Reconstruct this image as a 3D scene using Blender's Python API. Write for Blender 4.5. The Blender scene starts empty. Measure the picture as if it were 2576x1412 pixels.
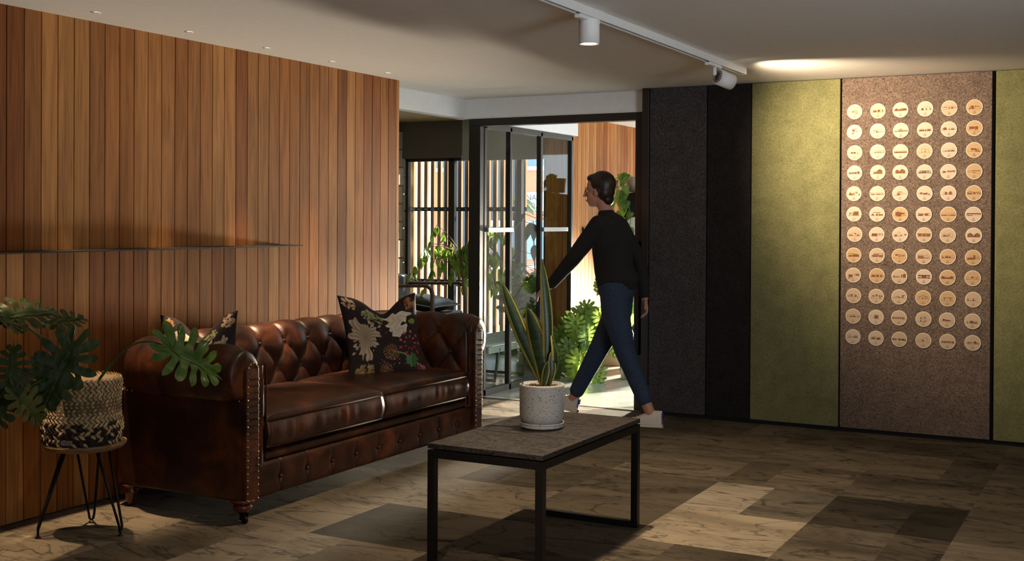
import bpy, bmesh, math, random
from mathutils import Vector, Matrix, noise as mnoise
R = random.Random(7)
SC = bpy.context.scene
COL = SC.collection
V = Vector
PI = math.pi

# ------------------------------------------------------------------ camera, light, exposure
def make_camera():
    cd = bpy.data.cameras.new('camera'); co = bpy.data.objects.new('camera', cd); COL.objects.link(co)
    cd.sensor_width = 36; cd.sensor_fit = 'HORIZONTAL'
    cd.lens = 2954.505 / 2576 * 36
    cd.shift_y = -128.2 / 2576
    r = V((0.88063096, 0.47377165, 0.00543433)); u = V((-0.00846597, 0.00426641, 0.99995506)); f = V((-0.47372717, 0.8806374, -0.00776807))
    m = Matrix((r, u, -f)).transposed().to_4x4(); m.translation = V((4.60728, 0, 1.42161))
    co.matrix_world = m; cd.clip_start = .05; cd.clip_end = 200
    SC.camera = co
make_camera()
SC.view_settings.view_transform = 'Standard'; SC.view_settings.look = 'None'
SC.view_settings.gamma = 1; SC.view_settings.use_curve_mapping = False
SC.view_settings.exposure = 0.0
W = bpy.data.worlds.new('sky'); SC.world = W; W.use_nodes = True
bg = W.node_tree.nodes['Background']; bg.inputs['Color'].default_value = (.80, .90, 1, 1); bg.inputs['Strength'].default_value = 4.2
SC.cycles.max_bounces = 9; SC.cycles.diffuse_bounces = 5; SC.cycles.transparent_max_bounces = 16
SC.cycles.sample_clamp_indirect = 6; SC.cycles.caustics_reflective = False; SC.cycles.caustics_refractive = False
SC.cycles.use_denoising = True

def light(name, kind, loc, energy, color, direction=None, **kw):
    ld = bpy.data.lights.new(name, kind); ld.energy = energy; ld.color = color
    for k, v in kw.items(): setattr(ld, k, v)
    o = bpy.data.objects.new(name, ld); COL.objects.link(o); o.location = loc
    if direction is not None: o.rotation_euler = V(direction).to_track_quat('-Z', 'Y').to_euler()
    return o
SUN_DIR = V((-.52, -.80, -.66)).normalized()
light('sun', 'SUN', (0, 20, 10), 15, (1, .93, .82), SUN_DIR, angle=math.radians(.8))
# area fills added out of view, standing in for daylight from unseen windows
light('hall_fill', 'AREA', (.90, 12.35, .50), 245, (1, .87, .66), (-.13, -1, -.14), shape='RECTANGLE', size=.35, size_y=.5, spread=math.radians(58), specular_factor=.3)
light('side_fill', 'AREA', (7.2, 1.5, 1.4), 26, (.93, .97, 1), (-.70, .75, .22), shape='RECTANGLE', size=1.6, size_y=1.2, spread=math.radians(70))
light('ceiling_fill', 'AREA', (5.6, .8, .5), 45, (.98, .97, 1), (-.15, .1, 1), shape='RECTANGLE', size=3.0, size_y=2.2)  # added uplight that lifts the ceiling, standing in for bounced daylight
WARM = (1, .70, .42)
DOWNLIGHTS = [(.230, 3.35), (.215, 3.985), (.200, 4.618), (.185, 5.253), (.172, 5.882), (.160, 6.507)]

# ------------------------------------------------------------------ materials
def nmat(name):
    m = bpy.data.materials.new(name); m.use_nodes = True
    nt = m.node_tree; b = nt.nodes['Principled BSDF']
    return m, nt, b
def nd(nt, t, **kw):
    n = nt.nodes.new(t)
    for k, v in kw.items():
        if k in n.inputs: n.inputs[k].default_value = v
        else: setattr(n, k, v)
    return n
def link(nt, a, b): nt.links.new(a, b)
def coords(nt, scale=(1, 1, 1), kind='Object'):
    tc = nd(nt, 'ShaderNodeTexCoord'); mp = nd(nt, 'ShaderNodeMapping'); mp.inputs['Scale'].default_value = scale
    link(nt, tc.outputs[kind], mp.inputs['Vector']); return mp.outputs['Vector']
def noise(nt, vec, scale, detail=4, rough=.6, dist=0):
    n = nd(nt, 'ShaderNodeTexNoise'); n.inputs['Scale'].default_value = scale; n.inputs['Detail'].default_value = detail
    n.inputs['Roughness'].default_value = rough; n.inputs['Distortion'].default_value = dist
    link(nt, vec, n.inputs['Vector']); return n.outputs['Fac']
def ramp(nt, fac, stops):
    r = nd(nt, 'ShaderNodeValToRGB'); e = r.color_ramp.elements
    while len(e) < len(stops): e.new(.5)
    for x, (p, c) in zip(e, stops):
        x.position = p; x.color = (c, c, c, 1) if isinstance(c, (int, float)) else tuple(c) + (1,)
    link(nt, fac, r.inputs['Fac']); return r.outputs['Color']
def mul(nt, a, b, mode='MULTIPLY', fac=1.0):
    m = nd(nt, 'ShaderNodeMix', data_type='RGBA', blend_type=mode); m.inputs[0].default_value = fac
    for s, v in ((6, a), (7, b)):
        if hasattr(v, 'links'): link(nt, v, m.inputs[s])
        else: m.inputs[s].default_value = tuple(v) + (1,)
    return m.outputs[2]
def mixf(nt, fac, a, b):
    o = mul(nt, a, b, 'MIX'); link(nt, fac, o.node.inputs[0]); return o
def bump(nt, b, h, strength=.3, dist=.002):
    n = nd(nt, 'ShaderNodeBump'); n.inputs['Strength'].default_value = strength; n.inputs['Distance'].default_value = dist
    link(nt, h, n.inputs['Height']); link(nt, n.outputs['Normal'], b.inputs['Normal'])
def plain(name, c, rough=.5, metal=0., var=.0, scale=20, coat=0, spec=.5, trans=0):
    m, nt, b = nmat(name)
    b.inputs['Roughness'].default_value = rough; b.inputs['Metallic'].default_value = metal
    b.inputs['Coat Weight'].default_value = coat; b.inputs['Specular IOR Level'].default_value = spec
    v = coords(nt); f = noise(nt, v, scale)
    lo, hi = 1 - max(var, .03), 1 + max(var, .03)
    link(nt, ramp(nt, f, [(.3, tuple(min(1, x * lo) for x in c)), (.7, tuple(min(1, x * hi) for x in c))]), b.inputs['Base Color'])
    return m
def attr_mat(name, rough=.6, spec=.4, nscale=120, var=.12, trans=0, bumpd=0):
    m, nt, b = nmat(name); a = nd(nt, 'ShaderNodeAttribute', attribute_name='col')
    f = noise(nt, coords(nt), nscale)
    c = mul(nt, a.outputs['Color'], ramp(nt, f, [(.25, 1 - var), (.75, 1.0)]))
    link(nt, c, b.inputs['Base Color']); b.inputs['Roughness'].default_value = rough; b.inputs['Specular IOR Level'].default_value = spec
    if bumpd: bump(nt, b, f, .4, bumpd)
    return m
def wood_attr(name, rough=.68, gs=1.0, spec=.14):
    # plank colour from the mesh, grain running along local Z
    m, nt, b = nmat(name); a = nd(nt, 'ShaderNodeAttribute', attribute_name='col'); rn = nd(nt, 'ShaderNodeAttribute', attribute_name='rnd')
    add = nd(nt, 'ShaderNodeVectorMath', operation='ADD'); link(nt, coords(nt), add.inputs[0])
    sc = nd(nt, 'ShaderNodeVectorMath', operation='SCALE'); sc.inputs['Scale'].default_value = 7; link(nt, rn.outputs['Color'], sc.inputs[0]); link(nt, sc.outputs[0], add.inputs[1])
    mp = nd(nt, 'ShaderNodeMapping'); mp.inputs['Scale'].default_value = (70 * gs, 70 * gs, 2.4 * gs); link(nt, add.outputs[0], mp.inputs['Vector'])
    f1 = noise(nt, mp.outputs[0], 1.0, 6, .65, .6)
    mp2 = nd(nt, 'ShaderNodeMapping'); mp2.inputs['Scale'].default_value = (9 * gs, 9 * gs, .8 * gs); link(nt, add.outputs[0], mp2.inputs['Vector'])
    f2 = noise(nt, mp2.outputs[0], 1.6, 3, .5, 1.2)
    c = mul(nt, a.outputs['Color'], ramp(nt, f1, [(.28, .55), (.5, .95), (.75, 1.12)]))
    c = mul(nt, c, ramp(nt, f2, [(.3, (.72, .66, .62)), (.55, 1.0), (.75, (1.15, 1.1, 1.0))]))
    link(nt, c, b.inputs['Base Color']); b.inputs['Roughness'].default_value = rough; b.inputs['Specular IOR Level'].default_value = spec
    bump(nt, b, f1, .25, .0015)
    return m
def felt(name, c1, c2, scale=260):
    m, nt, b = nmat(name); v = coords(nt)
    f = noise(nt, v, scale, 6, .75, .8); g = noise(nt, v, 9, 3, .5)
    mp = mul(nt, ramp(nt, f, [(.36, c1), (.62, c2)]), ramp(nt, g, [(.3, .85), (.7, 1.1)]))
    link(nt, mp, b.inputs['Base Color']); b.inputs['Roughness'].default_value = .97; b.inputs['Specular IOR Level'].default_value = .1
    bump(nt, b, f, .5, .002); return m
def leather(name, dark, mid, light_, rough=.40):
    m, nt, b = nmat(name); v = coords(nt)
    f = noise(nt, v, 5, 4, .6, .5); g = noise(nt, v, 22, 5, .7); k = nd(nt, 'ShaderNodeTexVoronoi'); k.inputs['Scale'].default_value = 420; link(nt, v, k.inputs['Vector'])
    c = ramp(nt, f, [(.32, dark), (.52, mid), (.74, light_)])
    c = mul(nt, c, ramp(nt, g, [(.3, .6), (.65, 1.1)]))
    link(nt, c, b.inputs['Base Color']); b.inputs['Roughness'].default_value = rough; b.inputs['Specular IOR Level'].default_value = .5
    b.inputs['Specular IOR Level'].default_value = .38
    bump(nt, b, k.outputs['Distance'], .12, .001); return m
def foliage(name, c1, c2, trans=.0, rough=.38):
    m, nt, b = nmat(name); v = coords(nt); f = noise(nt, v, 14, 3)
    col = ramp(nt, f, [(.3, c1), (.7, c2)]); link(nt, col, b.inputs['Base Color']); b.inputs['Roughness'].default_value = rough; b.inputs['Specular IOR Level'].default_value = .3
    if trans:
        t = nd(nt, 'ShaderNodeBsdfTranslucent'); mx = nd(nt, 'ShaderNodeMixShader'); mx.inputs[0].default_value = trans
        bright = mul(nt, col, (1.0, 1.0, .55)); g = nd(nt, 'ShaderNodeGamma'); g.inputs[1].default_value = .72
        link(nt, bright, g.inputs[0]); link(nt, g.outputs[0], t.inputs['Color'])
        out = nt.nodes['Material Output']; link(nt, b.outputs[0], mx.inputs[1]); link(nt, t.outputs[0], mx.inputs[2]); link(nt, mx.outputs[0], out.inputs['Surface'])
    return m
def glass(name, tint=(.93, .97, .95)):
    m, nt, b = nmat(name); nt.nodes.remove(b)
    t = nd(nt, 'ShaderNodeBsdfTransparent'); t.inputs[0].default_value = tint + (1,)
    g = nd(nt, 'ShaderNodeBsdfGlossy'); g.inputs['Roughness'].default_value = .02
    ge = nd(nt, 'ShaderNodeNewGeometry'); dt = nd(nt, 'ShaderNodeVectorMath', operation='DOT_PRODUCT')
    link(nt, ge.outputs['Incoming'], dt.inputs[0]); link(nt, ge.outputs['Normal'], dt.inputs[1])
    fac = dt.outputs['Value']
    for op, k in (('ABSOLUTE', 0), ('SUBTRACT', None), ('POWER', 5), ('MULTIPLY_ADD', .5)):
        mt = nd(nt, 'ShaderNodeMath', operation=op)
        if op == 'SUBTRACT': mt.inputs[0].default_value = 1; link(nt, fac, mt.inputs[1])
        else:
            link(nt, fac, mt.inputs[0]); mt.inputs[1].default_value = k
            if op == 'MULTIPLY_ADD': mt.inputs[2].default_value = .03
        fac = mt.outputs[0]
    mx = nd(nt, 'ShaderNodeMixShader'); link(nt, fac, mx.inputs[0]); link(nt, t.outputs[0], mx.inputs[1]); link(nt, g.outputs[0], mx.inputs[2])
    link(nt, mx.outputs[0], nt.nodes['Material Output'].inputs['Surface']); return m
def emit(name, c, s):
    m, nt, b = nmat(name); b.inputs['Base Color'].default_value = tuple(c) + (1,)
    b.inputs['Emission Color'].default_value = tuple(c) + (1,); b.inputs['Emission Strength'].default_value = s; return m
def carpet_mat():
    m, nt, b = nmat('carpet'); a = nd(nt, 'ShaderNodeAttribute', attribute_name='col'); rn = nd(nt, 'ShaderNodeAttribute', attribute_name='rnd')
    add = nd(nt, 'ShaderNodeVectorMath', operation='ADD'); link(nt, coords(nt), add.inputs[0])
    sc = nd(nt, 'ShaderNodeVectorMath', operation='SCALE'); sc.inputs['Scale'].default_value = 19; link(nt, rn.outputs['Color'], sc.inputs[0]); link(nt, sc.outputs[0], add.inputs[1])
    mp = nd(nt, 'ShaderNodeMapping'); mp.inputs['Scale'].default_value = (.8, 2.0, 1); link(nt, add.outputs[0], mp.inputs['Vector']); v = mp.outputs[0]
    big = noise(nt, v, 1.5, 5, .62, .9)
    c = mul(nt, a.outputs['Color'], ramp(nt, big, [(.30, (.42, .40, .37)), (.50, (.88, .87, .84)), (.66, (1.12, 1.1, 1.05))]))
    # dark vein lines where a warped noise crosses its middle
    for s, w, dk in ((2.1, .006, .38), (4.2, .006, .62)):
        n = noise(nt, v, s, 4, .5, .7)
        c = mul(nt, c, ramp(nt, n, [(.5 - 3 * w, 1.0), (.5 - w * .3, dk), (.5 + w * .3, dk), (.5 + 3 * w, 1.0)]))
    fine = noise(nt, coords(nt), 420, 4, .8)
    c = mul(nt, c, ramp(nt, fine, [(.3, .62), (.7, 1.25)]))
    link(nt, c, b.inputs['Base Color']); b.inputs['Roughness'].default_value = .95; b.inputs['Specular IOR Level'].default_value = .12
    bump(nt, b, fine, .6, .003); return m

M = {}
M['ceil'] = plain('ceiling_paint', (.80, .785, .76), .9, var=.02)
M['white'] = plain('white_paint', (.82, .84, .84), .6, var=.02)
M['greywall'] = plain('grey_wall_and_reflection', (.42, .44, .40), .8, var=.03)
M['darkroom'] = plain('dark_paint', (.10, .09, .08), .9)
M['wall_wood'] = wood_attr('cedar_planks')
M['slat_wood'] = wood_attr('slat_wood', .6)
M['groove'] = plain('groove_black', (.004, .004, .004), .9)
M['black'] = plain('black_metal', (.009, .008, .008), .42, .0, spec=.22)
M['bronze'] = plain('dark_bronze_frame', (.028, .024, .020), .42, .2)
M['beam'] = plain('brown_beam_paint', (.13, .105, .075), .7)
M['steel'] = plain('brushed_steel', (.55, .57, .57), .35, .7)
M['carpet'] = carpet_mat()
M['concrete'] = plain('polished_concrete', (.30, .31, .29), .22, var=.14, scale=5, coat=.3)
M['paving'] = plain('outdoor_paving', (.62, .60, .56), .9, var=.08, scale=3)
M['f_char'] = felt('felt_charcoal', (.014, .013, .014), (.105, .096, .098), 120)
M['f_black'] = felt('felt_black', (.010, .009, .009), (.032, .028, .028), 120)
M['f_green'] = felt('felt_moss', (.125, .128, .052), (.25, .245, .118), 110)
M['f_brown'] = felt('felt_taupe', (.045, .032, .026), (.265, .195, .155), 120)
M['leather'] = leather('chesterfield_leather', (.009, .0034, .0027), (.040, .0115, .0055), (.13, .036, .010))
M['button'] = leather('button_leather', (.02, .007, .004), (.05, .016, .008), (.09, .03, .012), .5)
M['thread'] = plain('welt_leather', (.022, .008, .005), .8, spec=.05)
M['brass'] = plain('antique_brass', (.50, .36, .16), .3, .9)
M['redwood'] = plain('polished_mahogany', (.10, .018, .008), .25, var=.3, coat=.5)
M['stool_wood'] = plain('stool_wood', (.28, .165, .08), .5, var=.25, scale=30)
M['slate'] = None
M['dirt'] = plain('bark_soil', (.10, .05, .025), .9, var=.6, scale=160)
M['cream'] = plain('white_ceramic', (.62, .60, .55), .5)
M['conc_pot'] = plain('concrete_pot', (.30, .29, .26), .8, var=.12, scale=12)
M['leafdark'] = foliage('leaf_dark', (.018, .034, .008), (.050, .085, .018), .12, .45)
M['leafpale'] = foliage('leaf_pale', (.09, .11, .03), (.17, .18, .06), .15)
M['leafmid'] = foliage('leaf_mid', (.05, .11, .022), (.13, .22, .05), .45)
M['leafbright'] = foliage('leaf_bright', (.13, .24, .03), (.26, .38, .06), .5)
M['ficus'] = foliage('leaf_ficus', (.10, .19, .025), (.24, .36, .055), .55)
M['stem'] = foliage('stem_green', (.05, .10, .025), (.10, .17, .05), 0)
M['bark'] = plain('pale_bark', (.30, .20, .11), .8, var=.3, scale=50)
M['skin'] = plain('skin', (.52, .27, .19), .5, var=.05)
M['hair'] = plain('dark_hair', (.020, .011, .008), .45, var=.4, scale=90)
M['knit'] = plain('black_knit', (.010, .010, .011), .9, var=.2, scale=200)
M['denim'] = plain('blue_denim', (.022, .045, .095), .85, var=.35, scale=90)
M['sneaker'] = plain('white_sneaker', (.66, .62, .58), .5)
M['sole'] = plain('cream_sole', (.62, .55, .43), .6)
M['bluetab'] = plain('blue_heel_tab', (.03, .03, .30), .5)
M['glass'] = glass('clear_glass')
M['lamp'] = emit('lamp_glow', (1, .86, .68), 9)
M['pillow'] = attr_mat('floral_linen', .85, .2, 500, .25, bumpd=.0006)
M['basket'] = attr_mat('seagrass', .75, .3, 200, .35)
M['plug'] = plain('black_plastic', (.01, .01, .012), .35)
M['tag'] = plain('grey_tag', (.32, .31, .29), .7)
M['ink'] = plain('black_ink', (.01, .01, .01), .8)

# ------------------------------------------------------------------ mesh builder
class MB:
    def __init__(s): s.v = []; s.f = []; s.m = []; s.c = []; s.s = []; s.r = []
    def add(s, vs, fs, mi=0, col=(1, 1, 1), smooth=False, rnd=(0, 0, 0)):
        o = len(s.v); s.v += [tuple(x) for x in vs]
        for f in fs:
            s.f.append([i + o for i in f]); s.m.append(mi); s.c.append(col); s.s.append(smooth); s.r.append(rnd)
        return s
    def box(s, x0, x1, y0, y1, z0, z1, mi=0, col=(1, 1, 1), rnd=(0, 0, 0)):
        vs = [(x, y, z) for z in (z0, z1) for y in (y0, y1) for x in (x0, x1)]
        return s.add(vs, [(0, 2, 3, 1), (4, 5, 7, 6), (0, 1, 5, 4), (2, 6, 7, 3), (0, 4, 6, 2), (1, 3, 7, 5)], mi, col, False, rnd)
    def obox(s, M4, sx, sy, sz, mi=0, col=(1, 1, 1)):
        vs = [M4 @ V((x * sx / 2, y * sy / 2, z * sz / 2)) for z in (-1, 1) for y in (-1, 1) for x in (-1, 1)]
        return s.add(vs, [(0, 2, 3, 1), (4, 5, 7, 6), (0, 1, 5, 4), (2, 6, 7, 3), (0, 4, 6, 2), (1, 3, 7, 5)], mi, col)
    def tube(s, pts, r, n=8, mi=0, col=(1, 1, 1), caps=True, smooth=True):
        pts = [V(p) for p in pts]; rs = r if isinstance(r, (list, tuple)) else [r] * len(pts)
        vs = []; prev = None
        for i, p in enumerate(pts):
            d = (pts[min(i + 1, len(pts) - 1)] - pts[max(i - 1, 0)]).normalized()
            if prev is None: a = d.orthogonal().normalized()
            else: a = (prev - d * prev.dot(d)).normalized()
            prev = a; b = d.cross(a)
            vs += [p + (a * math.cos(2 * PI * k / n) + b * math.sin(2 * PI * k / n)) * rs[i] for k in range(n)]
        fs = [(i * n + k, i * n + (k + 1) % n, (i + 1) * n + (k + 1) % n, (i + 1) * n + k) for i in range(len(pts) - 1) for k in range(n)]
        if caps: fs += [tuple(reversed(range(n))), tuple((len(pts) - 1) * n + k for k in range(n))]
        return s.add(vs, fs, mi, col, smooth)
    def lathe(s, prof, c=(0, 0, 0), n=32, mi=0, col=(1, 1, 1), smooth=True, M4=None):
        vs = []
        for r, z in prof:
            for k in range(n):
                p = V((r * math.cos(2 * PI * k / n), r * math.sin(2 * PI * k / n), z))
                vs.append((M4 @ p) if M4 else p + V(c))
        m = len(prof)
        fs = [(i * n + k, i * n + (k + 1) % n, (i + 1) * n + (k + 1) % n, (i + 1) * n + k) for i in range(m - 1) for k in range(n)]
        fs += [tuple(reversed(range(n))), tuple((m - 1) * n + k for k in range(n))]
        return s.add(vs, fs, mi, col, smooth)
    def grid(s, fn, nu, nv, mi=0, col=(1, 1, 1), smooth=True, colfn=None, closed_u=False):
        vs = [fn(i / nu, j / nv) for j in range(nv + 1) for i in range(nu + (0 if closed_u else 1))]
        w = nu if closed_u else nu + 1
        o = len(s.v); s.v += [tuple(x) for x in vs]
        for j in range(nv):
            for i in range(nu):
                a = j * w + i; b = j * w + (i + 1) % w
                s.f.append([o + a, o + b, o + b + w, o + a + w]); s.m.append(mi); s.s.append(smooth); s.r.append((0, 0, 0))
                s.c.append(colfn((i + .5) / nu, (j + .5) / nv) if colfn else col)
        return s
    def ball(s, c, r, nu=12, nv=8, mi=0, col=(1, 1, 1), sc=(1, 1, 1)):
        return s.grid(lambda u, v: (c[0] + r * sc[0] * math.sin(v * PI) * math.cos(u * 2 * PI), c[1] + r * sc[1] * math.sin(v * PI) * math.sin(u * 2 * PI), c[2] - r * sc[2] * math.cos(v * PI)), nu, nv, mi, col, True, None, True)
    def build(s, name, mats, parent=None, bevel=0, subsurf=0, merge=False, segs=2):
        me = bpy.data.meshes.new(name); o = bpy.data.objects.new(name, me); COL.objects.link(o)
        base = V((0, 0, 0))
        if parent is not None:
            q = parent
            while q is not None: base += q.location; q = q.parent
            o.parent = parent
        else:
            xs = list(zip(*s.v)); base = V(((min(xs[0]) + max(xs[0])) / 2, (min(xs[1]) + max(xs[1])) / 2, min(xs[2])))
            o.location = base
        bx, by, bz = base
        me.from_pydata([(x - bx, y - by, z - bz) for x, y, z in s.v], [], s.f)
        for m in (mats if isinstance(mats, (list, tuple)) else [mats]): me.materials.append(m)
        me.polygons.foreach_set('material_index', s.m); me.polygons.foreach_set('use_smooth', s.s)
        for nm, src in (('col', s.c), ('rnd', s.r)):
            if any(x != src[0] for x in src) or nm == 'col':
                at = me.color_attributes.new(nm, 'FLOAT_COLOR', 'CORNER'); buf = []
                for f, c in zip(s.f, src): buf += (list(c[:3]) + [1]) * len(f)
                at.data.foreach_set('color', buf)
        if merge:
            b = bmesh.new(); b.from_mesh(me); bmesh.ops.remove_doubles(b, verts=b.verts, dist=.00005); bmesh.ops.recalc_face_normals(b, faces=b.faces); b.to_mesh(me); b.free()
        if bevel:
            md = o.modifiers.new('bevel', 'BEVEL'); md.width = bevel; md.segments = segs; md.limit_method = 'ANGLE'; md.angle_limit = math.radians(35)
        if subsurf:
            md = o.modifiers.new('subsurf', 'SUBSURF'); md.levels = subsurf; md.render_levels = subsurf
        return o
def tag(o, label=None, cat=None, group=None, kind=None):
    if label: o['label'] = label
    if cat: o['category'] = cat
    if group: o['group'] = group
    if kind: o['kind'] = kind
    return o
def thing(name, label, cat, loc=(0, 0, 0), group=None):
    o = bpy.data.objects.new(name, None); COL.objects.link(o); o.location = loc; o.empty_display_size = .05
    return tag(o, label, cat, group)
def struct(name, mb, mats, parent=None, **k):
    o = mb.build(name, mats, parent, **k)
    if parent is None: o['kind'] = 'structure'
    return o
def copy_tree(o, parent=None):
    c = o.copy(); COL.objects.link(c)
    if parent is not None: c.parent = parent
    for ch in list(o.children): copy_tree(ch, c)
    return c
def text_mesh(name, body, size, mat, parent, M4):
    c = bpy.data.curves.new('tmp_text', 'FONT'); c.body = body; c.size = size; c.extrude = size * .01
    o = bpy.data.objects.new('tmp_text', c); COL.objects.link(o); me = bpy.data.meshes.new_from_object(o)
    mb = MB(); mb.add([M4 @ v.co for v in me.vertices], [tuple(p.vertices) for p in me.polygons])
    bpy.data.objects.remove(o); bpy.data.curves.remove(c); bpy.data.meshes.remove(me)
    return mb.build(name, mat, parent)
def wood_tone(dark=0):
    k = R.random(); base = [(.38, .150, .040), (.48, .210, .064), (.31, .106, .028), (.42, .172, .052), (.56, .265, .088)][min(4, int(k * 5))]
    j = .85 + .3 * R.random(); return tuple(x * j for x in base)
def rv(): return (R.random(), R.random(), R.random())

H = 2.4; D = 8.107; D2 = 8.206
# ------------------------------------------------------------------ structure
def floor():
    mb = MB(); x0, y0, t = 1.285 - .645 * 2, 4.89 - .645 * 12, .645
    known = {(2, 2): 1.0, (2, 3): .55, (4, 0 + 12): 1.0}
    tones = {}
    spec = {(4, 12): 1.3, (4, 11): .62, (3, 12): .5, (2, 12): .75, (2, 13): .34, (2, 11): .22, (1, 11): .6, (1, 12): .72, (3, 13): .55, (5, 13): .26, (5, 14): .62,  # left columns toned down to imitate light falling off across the floor
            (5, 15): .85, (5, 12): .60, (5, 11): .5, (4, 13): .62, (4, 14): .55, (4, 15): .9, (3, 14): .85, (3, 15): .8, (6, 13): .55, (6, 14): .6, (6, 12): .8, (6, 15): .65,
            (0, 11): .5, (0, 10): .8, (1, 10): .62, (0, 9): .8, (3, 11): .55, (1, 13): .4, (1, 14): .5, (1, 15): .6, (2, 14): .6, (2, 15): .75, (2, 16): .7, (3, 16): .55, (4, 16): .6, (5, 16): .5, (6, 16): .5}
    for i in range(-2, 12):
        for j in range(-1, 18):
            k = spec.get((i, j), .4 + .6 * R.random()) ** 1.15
            xa, xb, ya, yb = x0 + i * t, x0 + (i + 1) * t, y0 + j * t, y0 + (j + 1) * t
            xa = max(xa, -.12); yb = min(yb, D2 - .02)
            if xb <= xa or yb <= ya: continue
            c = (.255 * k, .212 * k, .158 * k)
            parts = [(xa, xb, c)]
            if R.random() < .35:
                xm = xa + (xb - xa) * R.choice((.35, .5, .62)); parts = [(xa, xm, c), (xm, xb, (lambda kk: tuple(q * kk for q in c))(R.choice((.6, 1.4))))]
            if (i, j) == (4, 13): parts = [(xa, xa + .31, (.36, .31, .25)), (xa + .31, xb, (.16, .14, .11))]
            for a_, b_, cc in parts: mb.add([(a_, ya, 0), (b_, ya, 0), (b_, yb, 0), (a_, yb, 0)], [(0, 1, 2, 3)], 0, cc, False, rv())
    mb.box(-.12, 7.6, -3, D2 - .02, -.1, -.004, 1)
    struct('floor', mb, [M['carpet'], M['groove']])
    mb = MB().box(-3.2, 1.95, D2 - .02, 12.6, -.1, 0); mb.box(-3.2, -.12, 5.5, D2 - .02, -.1, 0)
    struct('floor_entrance', mb, M['concrete'])
floor()

def timber_wall():
    mb = MB(); y_first, n, w = 3.655, 33, .0968
    ks = range(-62, 33)
    for k in ks:
        a, b = y_first + k * w, y_first + (k + 1) * w
        g = .0030
        parts = [(.006, 1.262), (1.268, H)] if b < 5.66 else [(.006, H)]
        for z0, z1 in parts: mb.box(-.02, 0, a + g, b - g, z0, z1, 0, wood_tone(), rv())
    mb.box(-.02, 0, y_first + 33 * w + g, 6.884, .006, H, 0, wood_tone(), rv())
    mb.box(-.12, -.018, -3, 6.878, 0, H, 1)
    struct('wall_left', mb, [M['wall_wood'], M['groove']])
timber_wall()
mb = MB().box(-.24, 7.6, -3, 8.3, H, H + .1); mb.box(-.10, 2.1, 8.3, 12.6, H, H + .1)
struct('ceiling', mb, M['ceil'])
struct('wall_rear', MB().box(-.12, 7.6, -3.1, -3, 0, H), M['darkroom'])
struct('wall_side', MB().box(7.5, 7.6, -3, D + .2, 0, H), M['darkroom'])
# felt wall: one backing and the panels
def felt_wall():
    mb = MB().box(1.345, 7.6, D + .001, D + .12, 0, H)
    struct('wall_back', mb, M['groove'])
    spans = [(1.404, 1.838, 'f_char'), (1.846, 2.163, 'f_black'), (2.171, 2.784, 'f_green'), (2.796, 3.745, 'f_brown'), (3.768, 4.60, 'f_green'), (4.61, 5.5, 'f_char'), (5.51, 7.5, 'f_black')]
    names = ['charcoal felt wall panel nearest the glazed doorway', 'narrow black felt wall panel between charcoal and moss green panels', 'moss green felt wall panel left of the plaques',
             'taupe felt wall panel carrying the round wooden plaques', 'moss green felt wall panel right of the plaques at picture edge', None, None]
    for (a, b, m), nm in zip(spans, names):
        mb = MB().box(a, b, D - .022, D, .028, H - .004)
        o = mb.build('felt_panel', M[m], bevel=.003)
        tag(o, nm or 'felt wall panel beyond the right picture edge, ' + ('charcoal' if m == 'f_char' else 'black'), 'wall panel', 'felt wall panels')
felt_wall()
# doorway: white bulkhead, black frame
mb = MB().box(-.24, 1.338, D2 - .01, D2 + .08, 2.245, H); mb.box(-.34, -.24, 5.4, D2 + .08, 2.245, 2.5)
mb.box(1.315, 1.338, D2 - .045, D2 - .01, 2.245, H); mb.box(-.24, 1.338, D2 - .03, D2 - .01, 2.237, 2.250)
struct('wall_bulkhead', mb, M['white'], bevel=.003)
mb = MB().box(-.19, 1.345, D2 - .03, D2 + .07, 2.178, 2.237)
mb.box(-.19, -.085, D2 - .03, D2 + .07, 0, 2.178); mb.box(1.252, 1.345, D2 - .03, D2 + .07, 0, 2.178); mb.box(1.345, 1.40, D - .03, D2 + .07, 0, H)
dr = struct('door_1', mb, M['bronze'], bevel=.003)
MB().box(1.262, 1.30, D2 - .062, D2 - .03, .42, 1.27).build('door_handle', M['black'], dr, bevel=.002)
MB().box(-.19, 1.345, D2 - .03, D2 + .02, 0, .006).build('threshold', M['steel'], dr)
# glazed screen running back along the entrance
def screen():
    th = thing('window_1', 'black framed glass screen running back into the entrance', 'glass screen', (-.1, 9.05, 0)); th['kind'] = 'structure'
    X0, X1 = -.125, -.08
    ms = [8.262, 8.695, 9.264, 9.895]
    f = MB()
    for y in ms: f.box(X0, X1, y - .018, y + .018, .0, 2.2)
    f.box(X0, X1, 8.24, 9.91, 0, .05); f.box(X0, X1, 8.24, 9.91, 2.165, 2.21)
    f.build('window_frame', M['bronze'], th, bevel=.002)
    for a, b in zip(ms, ms[1:]): MB().box(-.104, -.100, a + .018, b - .018, .05, 2.165).build('pane', M['glass'], th)
    for a, b in ((8.27, 8.70), (9.27, 9.76)): MB().box(-.078, -.055, a, b, 1.325, 1.362).build('push_rail', M['steel'], th, bevel=.002)
    struct('wall_over_screen', MB().box(-.15, -.05, 8.28, 9.95, 2.212, H), M['white'])
screen()
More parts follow.
